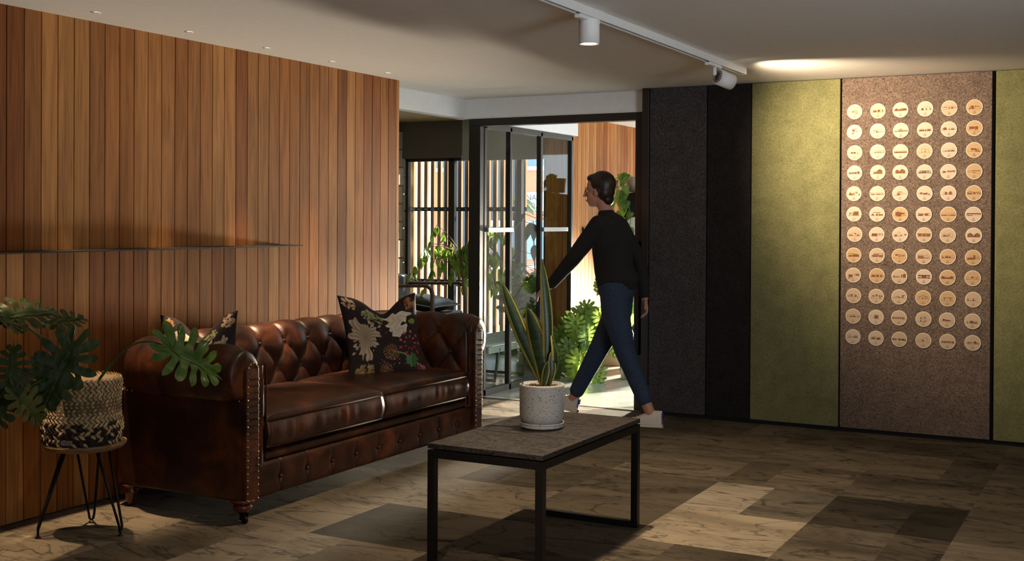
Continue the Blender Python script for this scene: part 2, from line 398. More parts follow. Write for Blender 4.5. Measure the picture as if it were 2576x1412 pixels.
def hall():
    mb = MB(); y = 9.95
    while y < 12.5:
        mb.box(-.12, -.09, y + .003, y + .082, 0, H, 0, wood_tone(), rv()); y += .085
    mb.box(-.38, -.122, 9.955, 12.5, 0, H, 1)
    for a, b in ((-.38, -.29), (-.287, -.197), (-.194, -.09)): mb.box(a, b, 9.935, 9.955, 0, H, 0, wood_tone(), rv())
    struct('wall_entrance_timber', mb, [M['wall_wood'], M['groove']])
    mb = MB().box(-.12, .1, 12.4, 12.5, 0, H); mb.box(.1, 1.6, 12.4, 12.5, 2.2, H); struct('wall_entrance_end', mb, M['white'])  # unseen end wall, its opening put in to let light into the room
    mb = MB().box(1.5, 1.6, D2 + .07, 8.9, 0, H); mb.box(1.5, 1.6, 8.9, 12.4, 1.9, H); mb.box(1.5, 1.6, 10.35, 12.4, 0, 1.9)
    struct('wall_entrance_right', mb, M['white'])  # unseen wall, placed and opened to shape the sun patch on the floor
hall()
def annex():
    # lounge behind the timber wall: block wall, batten screened window, beam, plywood ceiling
    mb = MB()
    for i in range(12):
        z0 = i * .2
        for j in range(9):
            off = .2 if i % 2 else 0; y0 = 7.3 + j * .4 + off
            mb.box(-2.9, -2.62 - .012 * R.random(), y0 + .006, min(y0 + .394, 11.05), z0 + .006, min(z0 + .194, 2.4), 0)
    mb.box(-3.0, -2.68, 5.5, 11.06, 0, 2.55, 1)
    for i in range(12): # end faces of the stacked split blocks next to the window
        for k in range(3): mb.box(-2.75 + k * .047, -2.75 + k * .047 + .04, 10.90 - .01 * R.random(), 10.99, i * .19 + .006, i * .19 + .182, 0)
    struct('wall_block', mb, [plain('split_block', (.52, .48, .40), .95, var=.3, scale=60), M['conc_pot']], bevel=.004)
    struct('ceiling_annex', MB().box(-3, -.12, 5.4, 11.2, 2.50, 2.56), plain('plywood', (.45, .30, .14), .6, var=.25, scale=12))
    struct('wall_over_window', MB().box(-2.75, -1.86, 10.88, 11.02, 2.10, 2.5), M['beam'])
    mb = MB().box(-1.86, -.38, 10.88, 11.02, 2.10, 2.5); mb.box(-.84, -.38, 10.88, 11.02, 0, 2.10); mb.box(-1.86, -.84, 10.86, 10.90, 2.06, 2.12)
    struct('wall_annex_window_side', mb, M['greywall'])  # pale tone stands in for the reflection in the glass screen
    struct('wall_annex_rear', MB().box(-3, -.12, 5.4, 5.5, 0, 2.5), M['greywall'])
    f = MB()
    for x0, x1 in ((-2.63, -2.585), (-2.065, -1.99), (-1.215, -1.165), (-.90, -.84)): f.box(x0, x1, 10.93, 10.99, 0, 2.09)
    f.box(-2.63, -.84, 10.93, 10.99, 2.065, 2.10); f.box(-2.63, -1.16, 10.93, 10.99, 0, .07)
    w = thing('window_2', 'tall bronze framed window with timber battens outside', 'window', (-1.7, 10.96, 0)); w['kind'] = 'structure'
    f.build('window_frame', M['bronze'], w, bevel=.003)
    for a, b in ((-2.585, -2.065), (-1.99, -1.215)): MB().box(a, b, 10.955, 10.96, .07, 2.065).build('pane', M['glass'], w)
    # batten screen
    t = thing('batten_screen', 'vertical cedar batten screen on dark steel straps outside window', 'screen', (-1.9, 11.2, 0))
    b = MB(); x = -2.66
    while x < -1.20:
        b.box(x, x + .042, 11.10, 11.135, .20, 2.22, 0, tuple(a_ * .5 + b_ * .75 for a_, b_ in zip(wood_tone(), (.50, .30, .19))), rv()); x += .0885
    b.build('battens', M['slat_wood'], t)
    for z in (1.542, .742):
        s_ = MB().box(-2.67, -1.18, 11.086, 11.098, z - .022, z + .022).build('strap', M['bronze'], t)
        x = -2.638
        while x < -1.2: MB().lathe([(.008, 0), (.006, .004)], n=8, M4=Matrix.Translation((x, 11.086, z)) @ Matrix.Rotation(PI / 2, 4, 'X')).build('bolt', M['steel'], s_); x += .0885
annex()
# baseboard / shadow gap strips
struct('trim_1', MB().box(1.40, 7.5, D - .012, D, 0, .026), M['groove'])

# outdoors
struct('ground', MB().box(-16, 8, 11.06, 34, -.12, -.02), M['paving'])
def street():
    t = thing('building', 'blue grey clad building with terracotta base across the street', 'building', (-6, 22, 0))
    bl = plain('blue_grey_cladding', (.16, .24, .33), .7, var=.08); tc = plain('terracotta_wall', (.50, .24, .13), .8, var=.08)
    MB().box(-9.2, 0, 22, 23, 2.55, 6).build('cladding', bl, t); MB().box(-9.2, 0, 21.98, 23, 0, 2.5).build('wall', tc, t)
    MB().box(-9.2, 0, 21.95, 21.99, 2.48, 2.56).build('flashing', M['white'], t)
    d = MB().box(-8.9, -7.1, 21.93, 21.97, .0, 5).build('window', plain('dark_blue_glass', (.045, .07, .11), .15), t)
    t2 = thing('street_sign', 'small white lettered sign on the terracotta wall across street', 'sign', (-6.6, 21.9, 1.9))
    MB().box(-6.95, -6.45, 21.93, 21.96, 1.62, 2.02).build('board', M['white'], t2)
    for i, tx in enumerate(('INA', 'GO.')):
        text_mesh('lettering', tx, .17, plain('blue_ink', (.02, .06, .10), .7), t2, Matrix.Translation((-6.9, 21.925, 1.85 - .17 * i)) @ Matrix.Rotation(PI / 2, 4, 'X'))
street()

# ------------------------------------------------------------------ lamps
def downlights():
    names = ['fifth and farthest', 'fourth', 'third', 'second', 'nearest']
    labs = ['recessed ceiling downlight beyond the left edge of the picture', 'recessed ceiling downlight nearest the camera, above the potted plant', 'recessed ceiling downlight above the near end of the shelf',
            'recessed ceiling downlight, middle one of five along timber wall', 'recessed ceiling downlight, second from the end of the timber wall', 'recessed ceiling downlight nearest the end of the timber wall']
    for i, (x, y) in enumerate(DOWNLIGHTS):
        t = thing('downlight', labs[i], 'downlight', (x, y, H), 'recessed downlights along the timber wall')
        MB().lathe([(.0145, H - .001), (.019, H - .001), (.0195, H - .003), (.0145, H - .0025)], (x, y, 0), 28).build('trim_ring', M['white'], t)
        MB().lathe([(.0, H - .0024), (.0145, H - .0024), (.0145, H - .0008), (.0, H - .0008)], (x, y, 0), 24).build('lens', M['lamp'], t)
        light('downlight_beam', 'SPOT', (x, y, H - .02), DL_W[i], WARM, (0.02, 0, -1), spot_size=math.radians(27), spot_blend=1.0, shadow_soft_size=.02)
DL_W = [210, 380, 330, 380, 300, 140]
downlights()
def track_and_heads():
    t = thing('lighting_track', 'long white surface mounted ceiling lighting track', 'lighting track', (2.355, 4.5, H))
    mb = MB(); x0, x1, y0, y1 = 2.334, 2.372, 1.2, 7.31
    mb.box(x0, x0 + .006, y0, y1, H - .042, H - .001); mb.box(x1 - .006, x1, y0, y1, H - .042, H - .001)
    mb.box(x0 + .006, x1 - .006, y0, y1, H - .012, H - .001); mb.box(x0, x1, y1 - .008, y1, H - .042, H - .001)
    mb.build('rail', M['white'], t); MB().box(x0 + .008, x1 - .008, y0, y1 - .01, H - .032, H - .012).build('conductor_channel', M['steel'], t)
    xc = 2.353
    def head(y, aim, label, watts, size, blend):
        h = thing('track_spotlight', label, 'spotlight', (xc, y, H - .04), 'white spotlights on the ceiling track')
        a = MB().box(xc - .018, xc + .018, y - .13, y + .09, H - .062, H - .042); a.build('adapter', M['white'], h, bevel=.006)
        piv = V((xc, y, 2.292 if aim.z > -.9 else 2.338))
        MB().tube([(xc, y, H - .06), piv], .012, 12).build('neck', M['white'], h)
        q = aim.to_track_quat('-Z', 'Y').to_matrix().to_4x4()
        c0 = piv - aim * .012 if aim.z < -.9 else piv + aim * .02
        M4 = Matrix.Translation(c0) @ q
        L = .115
        body = MB().lathe([(.0, 0), (.030, 0), (.046, -.001), (.0475, -.006), (.0475, -L), (.043, -L), (.041, -L + .012), (.0, -L + .012)], n=40, M4=M4)
        if aim.z > -.9:
            body = MB().lathe([(.040, -.004), (.0475, -.001), (.0475, -L), (.043, -L), (.041, -L + .012), (.0, -L + .012), (0, -.02), (.04, -.02)], n=40, M4=M4)
            fin = MB()
            for k in range(14): 
                an = 2 * PI * k / 14; fin.obox(M4 @ Matrix.Rotation(an, 4, 'Z') @ Matrix.Translation((.026, 0, -.010)), .028, .003, .018)
            fin.lathe([(.014, -.001), (.014, -.018)], n=14, M4=M4)
            fin.build('heat_sink', plain('cast_fins', (.12, .12, .12), .4, .7), h)
        body.build('lamp_body', M['white'], h)
        MB().lathe([(0, -L + .010), (.036, -L + .010), (.036, -L + .006), (0, -L + .006)], n=24, M4=M4).build('lens', M['lamp'], h)
        light('spot_beam', 'SPOT', M4 @ V((0, 0, -L - .004)), watts, WARM2, aim, spot_size=math.radians(size), spot_blend=blend, shadow_soft_size=.022)
    head(4.93, V((0, 0, -1)), 'white track spotlight pointing straight down over the table', 170, 118, .8)
    head(6.72, V((.49, .80, -.25)).normalized(), 'white track spotlight tilted towards the plaques on felt wall', 240, 96, 1.0)
    head(3.0, V((.55, .35, -.9)).normalized(), 'added white track spotlight out of view, tilted to the right', 150, 95, .8)  # added lamp out of view, brightening the floor on the right
WARM2 = (1, .76, .50)
track_and_heads()

# ------------------------------------------------------------------ shelf
s_ = MB().box(0.0, .16, .2, 5.62, 1.260, 1.268).build('wall_shelf', M['black'], bevel=.001)
tag(s_, 'thin black steel shelf fixed along the timber wall', 'shelf')

# ------------------------------------------------------------------ chesterfield sofa
SY0, SY1, SXB, SXF = 4.19, 6.40, .14, .945
def sofa():
    t = thing('chesterfield_sofa', 'dark brown leather chesterfield sofa with buttoned back by timber wall', 'sofa', (.55, 5.3, 0))
    L = M['leather']
    # inner path: left arm front -> back corner -> right arm front
    iy0, iy1, ix = SY0 + .163, SY1 - .163, .335; rc = .09
    pts = []; 
    def seg(a, b, n): 
        for k in range(n): pts.append((a[0] + (b[0] - a[0]) * k / n, a[1] + (b[1] - a[1]) * k / n))
    seg((SXF - .02, iy0), (ix + rc, iy0), 56)
    for k in range(14): an = PI / 2 * k / 14; pts.append((ix + rc - rc * math.sin(an), iy0 + rc - rc * math.cos(an)))
    seg((ix, iy0 + rc), (ix, iy1 - rc), 176)
    for k in range(14): an = PI / 2 * k / 14; pts.append((ix + rc - rc * math.cos(an), iy1 - rc + rc * math.sin(an)))
    seg((ix + rc, iy1), (SXF - .02, iy1), 56); pts.append((SXF - .02, iy1))
    n = len(pts); s_len = [0]
    for a, b in zip(pts, pts[1:]): s_len.append(s_len[-1] + math.hypot(b[0] - a[0], b[1] - a[1]))
    tot = s_len[-1]; smid = tot / 2
    prof = [(-.015, .40), (-.012, .47), (-.006, .55), (.004, .62), (.018, .69), (.040, .750), (.072, .795), (.112, .820), (.155, .826), (.198, .808), (.232, .772), (.250, .722), (.250, .668), (.236, .618), (.212, .585), (.168, .572)]
    # resample the profile by arc length
    def cat(p, u):
        m = len(p) - 1; x = u * m; i = min(int(x), m - 1); f = x - i
        P = [p[max(i - 1, 0)], p[i], p[i + 1], p[min(i + 2, m)]]
        return tuple(.5 * (2 * P[1][k] + (P[2][k] - P[0][k]) * f + (2 * P[0][k] - 5 * P[1][k] + 4 * P[2][k] - P[3][k]) * f * f + (3 * P[1][k] - P[0][k] - 3 * P[2][k] + P[3][k]) * f ** 3) for k in (0, 1))
    fine = [cat(prof, i / 300) for i in range(301)]; al = [0]
    for a, b in zip(fine, fine[1:]): al.append(al[-1] + math.hypot(b[0] - a[0], b[1] - a[1]))
    def at_len(x):
        for i in range(300):
            if al[i + 1] >= x or i == 299: f = (x - al[i]) / max(1e-6, al[i + 1] - al[i]); return tuple(fine[i][k] + (fine[i + 1][k] - fine[i][k]) * f for k in (0, 1))
    pitch, row = .212, .132; t0 = .075; nrow = 3; t_last = t0 + row * (nrow - 1)
    NP = 84; T = al[-1]
    P2 = [at_len(T * j / NP) for j in range(NP + 1)]
    nrm = []
    for j in range(NP + 1):
        a, b = P2[max(j - 1, 0)], P2[min(j + 1, NP)]; d = (b[0] - a[0], b[1] - a[1]); q = math.hypot(*d); nrm.append((-d[1] / q, d[0] / q))
    def disp(s, tt):
        u = (s - smid) / pitch; w = (tt - t0) / (2 * row)
        if tt <= t_last + row * .0 + 1e-6 or True:
            a, b = u + w, u - w
            if tt < t_last:
                h = (abs(math.sin(PI * a)) * abs(math.sin(PI * b))) ** .38
            else:
                # above the last row the creases run straight over the roll
                ph = .5 * ((nrow - 1) % 2); k = abs(math.sin(PI * (u - ph)))
                base = (abs(math.sin(PI * a)) * abs(math.sin(PI * b))) ** .38
                f = min(1, (tt - t_last) / .07); h = (k ** .32) * f + base * (1 - f)
                fade = max(0.30, 1 - (tt - t_last - .10) / .22) if tt > t_last + .10 else 1
                h = 1 - (1 - h) * fade
            return h
    edge = .05
    vs = []; 
    for i, (x, y) in enumerate(pts):
        a, b = pts[max(i - 1, 0)], pts[min(i + 1, n - 1)]; d = V((b[0] - a[0], b[1] - a[1])).normalized()
        out = V((d.y * -1, d.x)) if False else V((-d.y, d.x))
        # outward = away from the seat; path runs clockwise seen from above
        cx, cy = .7, (iy0 + iy1) / 2
        if out.dot(V((x - cx, y - cy))) < 0: out = -out
        s = s_len[i]; e = min(1, min(s, tot - s) / edge); ef = math.sin(e * PI / 2)
        for j, (no, z) in enumerate(P2):
            tt = T * j / NP; h = disp(s, tt) - .75
            amp = .034 * (.35 + .65 * ef); nn = nrm[j]
            # normals point to the seat side / outside of the roll
            dn, dz = -nn[0], -nn[1]
            if (dn * (no - .15) + dz * (z - .70)) < 0 : dn, dz = -dn, -dz
            k = amp * h - .010 * (1 - ef)
            if j < 3: k *= j / 3
            vs.append((x + out.x * (no + dn * k), y + out.y * (no + dn * k), z + dz * k))
    w = NP + 1; fs = [(i * w + j, i * w + j + 1, (i + 1) * w + j + 1, (i + 1) * w + j) for i in range(n - 1) for j in range(NP)]
    up = MB().add(vs, fs, 0, (1, 1, 1), True)
    # scroll ends of both arms
    for side in (0, 1):
        ring = [vs[(0 if side == 0 else (n - 1)) * w + j] for j in range(w)]
        cx_, cy_, cz_ = (sum(q[k] for q in ring) / w for k in range(3))
        lay = [ring]
        for sc, dx in ((.97, .012), (.90, .019), (.70, .022), (.35, .020)):
            lay.append([(q[0] + dx, cy_ + (q[1] - cy_) * sc, .66 + (q[2] - .66) * sc) for q in ring])
        vv = [q for l_ in lay for q in l_]; ff = []
        for a in range(len(lay) - 1): ff += [(a * w + j, a * w + j + 1, (a + 1) * w + j + 1, (a + 1) * w + j) for j in range(w - 1)] + [(a * w + w - 1, a * w, (a + 1) * w, (a + 1) * w + w - 1)]
        ff.append(tuple((len(lay) - 1) * w + j for j in range(w)))
        up.add(vv, ff, 0, (1, 1, 1), True)
    up.build('tufted_back_and_arms', L, t)
    # buttons
    bproto = None
    for r in range(nrow):
        tt = t0 + r * row; no, z = at_len(tt)
        for k in range(-9, 10):
            s = smid + (k + .5 * (r % 2)) * pitch
            if s < .06 or s > tot - .06: continue
            i = min(range(n), key=lambda q: abs(s_len[q] - s)); x, y = pts[i]
            a, b = pts[max(i - 1, 0)], pts[min(i + 1, n - 1)]; d = V((b[0] - a[0], b[1] - a[1])).normalized(); out = V((-d.y, d.x))
            if out.dot(V((x - .7, y - 5.3))) < 0: out = -out
            nn = nrm[min(NP, int(tt / T * NP))]; dn, dz = -abs(nn[0]), abs(nn[1]) * (1 if r == 2 else .3)
            kk = -.034 * .75 + .007
            px, py, pz = x + out.x * (no - abs(nn[0]) * kk), y + out.y * (no - abs(nn[0]) * kk), z + dz * kk
            if bproto is None:
                bproto = MB().ball((0, 0, 0), .0095, 14, 9).build('button', M['button'], t); bproto.data.name = 'button'; o = bproto
                for v in bproto.data.vertices: v.co += t.location
            else: o = bproto.copy(); COL.objects.link(o)
            o.location = V((px, py, pz)) - t.location
    # outer shell panels under the roll
    sh = MB()
    sh.box(SXB, SXF - .012, SY0, SY0 + .15, .105, .585); sh.box(SXB, SXF - .012, SY1 - .15, SY1, .105, .585); sh.box(SXB, SXB + .16, SY0 + .15, SY1 - .15, .105, .585)
    sh.box(SXB + .1, SXF - .04, SY0 + .1, SY1 - .1, .10, .34)
    sh.build('outer_shell', L, t, bevel=.012)
    # arm fronts, nail studded
    nails = []
    for yc, lab in ((SY0 + .050, 'l'), (SY1 - .050, 'r')):
        hw = .046; out = [(yc - hw, .10)] + [(yc - hw * math.cos(a) + (.0), .712 + hw * .95 * math.sin(a)) for a in [PI * k / 14 for k in range(15)]] + [(yc + hw, .10)]
        m_ = len(out); vv = [(SXF + .004, a, b) for a, b in out] + [(SXF + .017, yc + (a - yc) * .93, b - .003) for a, b in out] + [(SXF - .04, a, b) for a, b in out]
        ff = [tuple(range(m_, 2 * m_))] + [(k, (k + 1) % m_, m_ + (k + 1) % m_, m_ + k) for k in range(m_)] + [(k, 2 * m_ + k, 2 * m_ + (k + 1) % m_, (k + 1) % m_) for k in range(m_)]
        fp = MB().add(vv, ff, 0, (1, 1, 1), False); fpo = fp.build('arm_front', L, t, bevel=.004)
        # inner edge of the arm front
        yi = yc + (.046 + .030 if yc < 5 else -.046 - .030)
        MB().grid(lambda u, v: (SXF + .006 - .022 * (2 * u - 1) ** 2, yi + (2 * u - 1) * .033, .27 + v * .46), 10, 12).build('arm_edge', L, t)
        nl = MB(); per = []
        z = .115
        while z < .70: per.append((yc - hw + .009, z)); per.append((yc + hw - .009, z)); z += .031
        for k in range(1, 6): a = PI * k / 6; per.append((yc - (hw - .009) * math.cos(a), .712 + (hw - .009) * math.sin(a)))
        for (a, b) in per: nails.append((SXF + .0185, a, b))
        wl = MB(); yo = yc + (hw + .062 if yc < 5 else -hw - .062)
        wl.tube([(SXF + .000, yo, .28), (SXF + .004, yo, .5), (SXF + .004, yo, .66), (SXF - .0, yo + (.0 if yc < 5 else 0), .74)], .0035, 6); wl.build('welt', M['thread'], t)
    nails = nails[:len(nails) // 2] + [(SXB + .01 + k * .031, SY0 - .003, .577) for k in range(26)] + nails[len(nails) // 2:] + [(SXB + .01 + k * .031, SY1 + .003, .577) for k in range(26)]
    np_ = None
    for p in nails[:100]:
        if np_ is None:
            np_ = MB().ball((0, 0, 0), .0050, 8, 5).build('nailhead', M['brass'], t); o = np_
            for v in np_.data.vertices: v.co += t.location
        else: o = np_.copy(); COL.objects.link(o)
        o.location = V(p) - t.location; o['label'] = 'small brass nailhead'
    nl = MB()
    for p in nails[100:]: nl.ball(p, .0050, 8, 5)
    tag(nl.build('nailheads_far', M['brass'], t), 'small brass nailheads', kind='stuff')
    # seat cushions
    for a, b in ((iy0 + .004, 5.316), (5.322, iy1 - .004)):
        x0, x1, z0, z1 = .30, .948, .335, .462; hx, hy = (x1 - x0) / 2, (b - a) / 2
        def cf(u, v, top=1):
            x = 2 * u - 1; y = 2 * v - 1
            def sm(c): return math.copysign(abs(math.sin(c * PI / 2)) ** .8, c) if abs(c) < 1 else c
            X, Y = sm(x), sm(y)
            edge = (1 - abs(x) ** 14) * (1 - abs(y) ** 14); cr = (1 - x * x) ** .5 * (1 - y * y) ** .5
            wr = .0025 * mnoise.noise(V((X * 5, Y * 22 + a, top)))
            return ((x0 + x1) / 2 + X * hx * (1 + .004 * top), (a + b) / 2 + Y * hy, (z1 + .052 * cr ** .6 + wr * cr if top else z0 - .008 * cr))
        c = MB(); c.grid(lambda u, v: cf(u, v, 1), 40, 50); c.grid(lambda u, v: cf(1 - u, v, 0), 12, 12)
        def side(u, v):
            # perimeter wall, slightly bulged
            q = u * 4; k = int(q) % 4; f = q - int(q)
            cor = [(-1, -1), (1, -1), (1, 1), (-1, 1), (-1, -1)]; X = cor[k][0] + (cor[k + 1][0] - cor[k][0]) * f; Y = cor[k][1] + (cor[k + 1][1] - cor[k][1]) * f
            bl = .014 * math.sin(v * PI) + .0025 * math.sin(v * PI) * mnoise.noise(V((X * 3, Y * 14 + a, 3)))
            return ((x0 + x1) / 2 + X * (hx + bl), (a + b) / 2 + Y * (hy + bl * .1), z0 + (z1 - z0) * v)
        c.grid(side, 160, 8)
        co = c.build('seat_cushion', L, t, merge=True)
        p = MB()
        for z in (z0, z1): p.tube([(x0, a + .003, z), (x1 - .01, a + .003, z), (x1 + .003, a + .012, z), (x1 + .003, b - .012, z), (x1 - .01, b - .003, z), (x0, b - .003, z)], .0055, 8)
        p.build('piping', M['thread'], co)
    # rail and tufted base
    MB().grid(lambda u, v: (SXF - .035 + .022 * math.sin(v * PI) ** .7, iy0 - .03 + (iy1 - iy0 + .06) * u, .262 + .058 * v), 60, 8).build('seat_rail', L, t)
    ys = [4.477 + .2065 * k for k in range(9)]
    def bf(u, v):
        y = iy0 - .065 + (iy1 - iy0 + .13) * u; z = .10 + .163 * v
        h = .016 * math.sin(v * PI) ** .45
        for b in ys:
            d = abs(y - b)
            h -= .011 * math.exp(-(d / .007) ** 2) * (.35 + .65 * math.exp(-((z - .178) / .05) ** 2)) + .010 * math.exp(-(d * d + (z - .178) ** 2) / .0005)
        return (SXF - .022 + h, y, z)
    MB().grid(bf, 420, 18).build('base_front', L, t)
    for b in ys:
        o = bproto.copy(); COL.objects.link(o); o.location = V((SXF - .010, b, .178)) - t.location
    # turned feet: fronts with castors, backs tapered
    for y in (SY0 + .035, SY1 - .035):
        f_ = MB().lathe([(0, .052), (.022, .052), (.030, .056), (.044, .070), (.045, .082), (.036, .094), (.028, .098), (.052, .100), (.056, .108), (.054, .114), (0, .114)], (.915, y, 0), 28).build('front_foot', M['redwood'], t)
        cst = MB().box(.904, .926, y - .012, y + .012, .045, .054); cst.box(.908, .938, y - .013, y - .010, .016, .05); cst.box(.908, .938, y + .010, y + .013, .016, .05)
        cst.lathe([(0, -.008), (.016, -.008), (.0185, -.004), (.0185, .004), (.016, .008), (0, .008)], n=20, M4=Matrix.Translation((.928, y, .0185)) @ Matrix.Rotation(PI / 2, 4, 'X'))
        cst.build('castor', M['black'], f_)
        MB().lathe([(0, 0), (.018, 0), (.022, .02), (.034, .065), (.036, .08), (.022, .088), (.04, .094), (.04, .108), (0, .108)], (.20, y, 0), 24).build('rear_foot', M['redwood'], t)
sofa()

# ------------------------------------------------------------------ floral cushions
def floral(seed, flip=False):
    rr = random.Random(seed)
    dots = []
    def clump(cx, cy, rx, ry, n, cols, s):
        for _ in range(n):
            a, q = rr.random() * 2 * PI, rr.random() ** .5
            dots.append((cx + rx * q * math.cos(a), cy + ry * q * math.sin(a), s * (.6 + .8 * rr.random()), rr.choice(cols)))
    clump(-.32, .56, .28, .16, 70, [(.32, .34, .16), (.45, .45, .27), (.22, .26, .10)], .028)
    clump(-.82, .80, .14, .16, 40, [(.42, .27, .15), (.55, .42, .30)], .026)
    clump(-.66, -.80, .24, .16, 70, [(.38, .26, .10), (.26, .17, .06), (.42, .36, .25)], .034)
    clump(.72, .78, .16, .14, 40, [(.26, .05, .035), (.38, .23, .10)], .030)
    clump(.84, -.82, .16, .12, 40, [(.30, .06, .09), (.16, .03, .05), (.45, .3, .3)], .026)
    clump(.1, -.66, .45, .12, 14, [(.55, .45, .6)], .012); clump(-.1, .12, .4, .2, 12, [(.35, .2, .4), (.5, .45, .55)], .011)
    def f(u, v):
        x, y = 2 * u - 1, 2 * v - 1
        if flip: x = -x
        wx = mnoise.noise(V((x * 4, y * 4, seed))) * .05; wy = mnoise.noise(V((x * 4, y * 4, seed + 9))) * .05; x0, y0 = x, y; x, y = x + wx, y + wy
        c = (.030, .021, .022)
        # big cream chrysanthemum: ragged radial petals
        for (cx, cy, rx, ry, n, ca, cb) in ((-.62, -.02, .38, .54, 23, (.60, .50, .37), (.20, .14, .09)), (.30, .50, .40, .30, 4, (.86, .80, .64), (.58, .50, .38)), (.30, .18, .30, .22, 3, (.80, .74, .64), (.55, .48, .40))):
            dx, dy = (x - cx) / rx, (y - cy) / ry; r = math.hypot(dx, dy); a = math.atan2(dy, dx)
            lim = .82 + .09 * math.sin(a * n + 2 * math.sin(a * 2)) + .14 * math.sin(a * 3 + 1 + cx) + .5 * mnoise.noise(V((x * 7, y * 7, 1)))
            if r < lim:
                k = .5 + .5 * math.sin(a * n + r * 9 + 6 * mnoise.noise(V((x * 5, y * 5, 4)))) ; k = k * .6 + .4 * min(1, r * 1.3)
                c = tuple(p * k + q * (1 - k) for p, q in zip(ca, cb))
        for (cx, cy, r0) in ((.02, -.42, .22), (-.14, -.86, .18)):
            dx, dy = x - cx, y - cy; r = math.hypot(dx, dy); a = math.atan2(dy, dx)
            if r < r0 and math.sin(a * 15 + r * 40) * math.sin(r * 75) > .1: c = (.30, .15, .075) if r > r0 * .45 else (.45, .28, .13)
        dx, dy = (x - .58), (y + .22); r = math.hypot(dx, dy); a = math.atan2(dy, dx)
        if .06 < r < .34 and math.sin(a * 9 + 7 * r) > .55 and math.sin(r * 48) > -.1: c = (.60, .10, .16) if y > -.25 else (.42, .035, .03)
        if ((x - .58) / .17) ** 2 + ((y + .64) / .15) ** 2 < 1 + .35 * math.sin(9 * math.atan2(y + .64, x - .58)): c = (.09, .20, .10) if x < .58 else (.05, .13, .05)
        if abs((y + .42) + (x - .24) * .75 + .05 * math.sin(x * 12)) < .022 and .12 < x < .5: c = (.16, .25, .13)
        if ((x - .73) / .10) ** 2 + ((y - .30) / .055) ** 2 < 1: c = (.26, .30, .07)
        for px, py, s, q in dots:
            if abs(px - x) < s and abs(py - y) < s and (px - x) ** 2 + (py - y) ** 2 < s * s: c = q
        return c
    return f
def cushion(name, label, cat, size, thick, M4, mats, pattern=None, chop=.0, N=120, welt=None, group=None, both=True):
    t = thing(name, label, cat, M4.translation, group); a = size / 2
    def pos(u, v, sgn):
        x, y = 2 * u - 1, 2 * v - 1
        X = a * x * (1 - .10 * (1 - y * y)); Y = a * y * (1 - .10 * (1 - x * x))
        Y -= chop * math.exp(-((x - .05) / .42) ** 2) * max(0, (y + 1) / 2) ** 2.5
        th = thick * (max(0, (1 - x ** 4) * (1 - y ** 4))) ** .5 * (.72 + .28 * (1 - x * x) * (1 - y * y))
        th *= 1 - .45 * (chop > 0) * math.exp(-((x - .05) / .22) ** 2) * max(0, y)
        th += .004 * mnoise.noise(V((x * 3, y * 3, sgn * 2 + size))) * (1 - x ** 6) * (1 - y ** 6)
        return M4 @ V((X, Y, sgn * th / 2))
    c = MB(); c.grid(lambda u, v: pos(u, v, 1), N, N, 0, (1, 1, 1), True, pattern); c.grid(lambda u, v: pos(1 - u, v, -1), N if both and pattern else N // 4, N if both and pattern else N // 4, 0, (.030, .021, .022), True, pattern if both else None)
    c.build('cover', mats, t)
    if welt:
        pr = [pos(k / 30, 0, 0) for k in range(31)] + [pos(1, k / 30, 0) for k in range(1, 31)] + [pos(1 - k / 30, 1, 0) for k in range(1, 31)] + [pos(0, 1 - k / 30, 0) for k in range(1, 31)]
        MB().tube(pr, .0045, 6).build('piping', welt, t)
    return t
def frame3(o, x, y):
    x = V(x).normalized(); y = V(y); y = (y - x * y.dot(x)).normalized(); z = x.cross(y)
    m = Matrix((x, y, z)).transposed().to_4x4(); m.translation = V(o); return m
# leaning in the corner of the back and right arm
bl, br, tl, tr = V((.515, 5.63, .505)), V((.745, 6.085, .505)), V((.385, 5.69, .905)), V((.62, 6.10, .935))
ctr = (bl + br + tl + tr) / 4
cushion('scatter_cushion', 'dark floral scatter cushion leaning against the right sofa arm', 'cushion', .54, .15, frame3(ctr, br - bl, (tl + tr) - (bl + br)), M['pillow'], floral(3), .10, 170, None, 'floral cushions on the sofa')
bl, br, tl, tr = V((.34, 4.42, .50)), V((.74, 4.52, .50)), V((.24, 4.50, .86)), V((.62, 4.56, .90))
cushion('scatter_cushion', 'dark floral scatter cushion showing over the left sofa arm', 'cushion', .43, .13, frame3(V((.345, 4.545, .725)), (.85, .28, .07), (-.10, .10, 1)), M['pillow'], floral(9, True), .11, 110, None, 'floral cushions on the sofa')

# ------------------------------------------------------------------ coffee table with pot
def slate_mat():
    m, nt, b = nmat('slate_top'); v = coords(nt); f = noise(nt, v, 7, 8, .7, 1.5); g = noise(nt, v, 70, 5, .7)
    c = ramp(nt, f, [(.35, (.012, .0095, .008)), (.62, (.036, .028, .023))])
    r1 = noise(nt, v, 6, 6, .6, 2.0); r2 = noise(nt, v, 17, 5, .6, 1.6)
    k = mul(nt, ramp(nt, r1, [(.485, 1.0), (.499, .15), (.501, .15), (.515, 1.0)]), ramp(nt, r2, [(.488, 1.0), (.499, .45), (.501, .45), (.512, 1.0)]))
    c = mul(nt, c, k); c = mul(nt, c, ramp(nt, g, [(.62, 1.0), (.74, 2.6)]))
    link(nt, c, b.inputs['Base Color']); b.inputs['Roughness'].default_value = .48; b.inputs['Specular IOR Level'].default_value = .4
    a = mul(nt, mul(nt, f, g, 'ADD'), k); bump(nt, b, a, .9, .008); return m
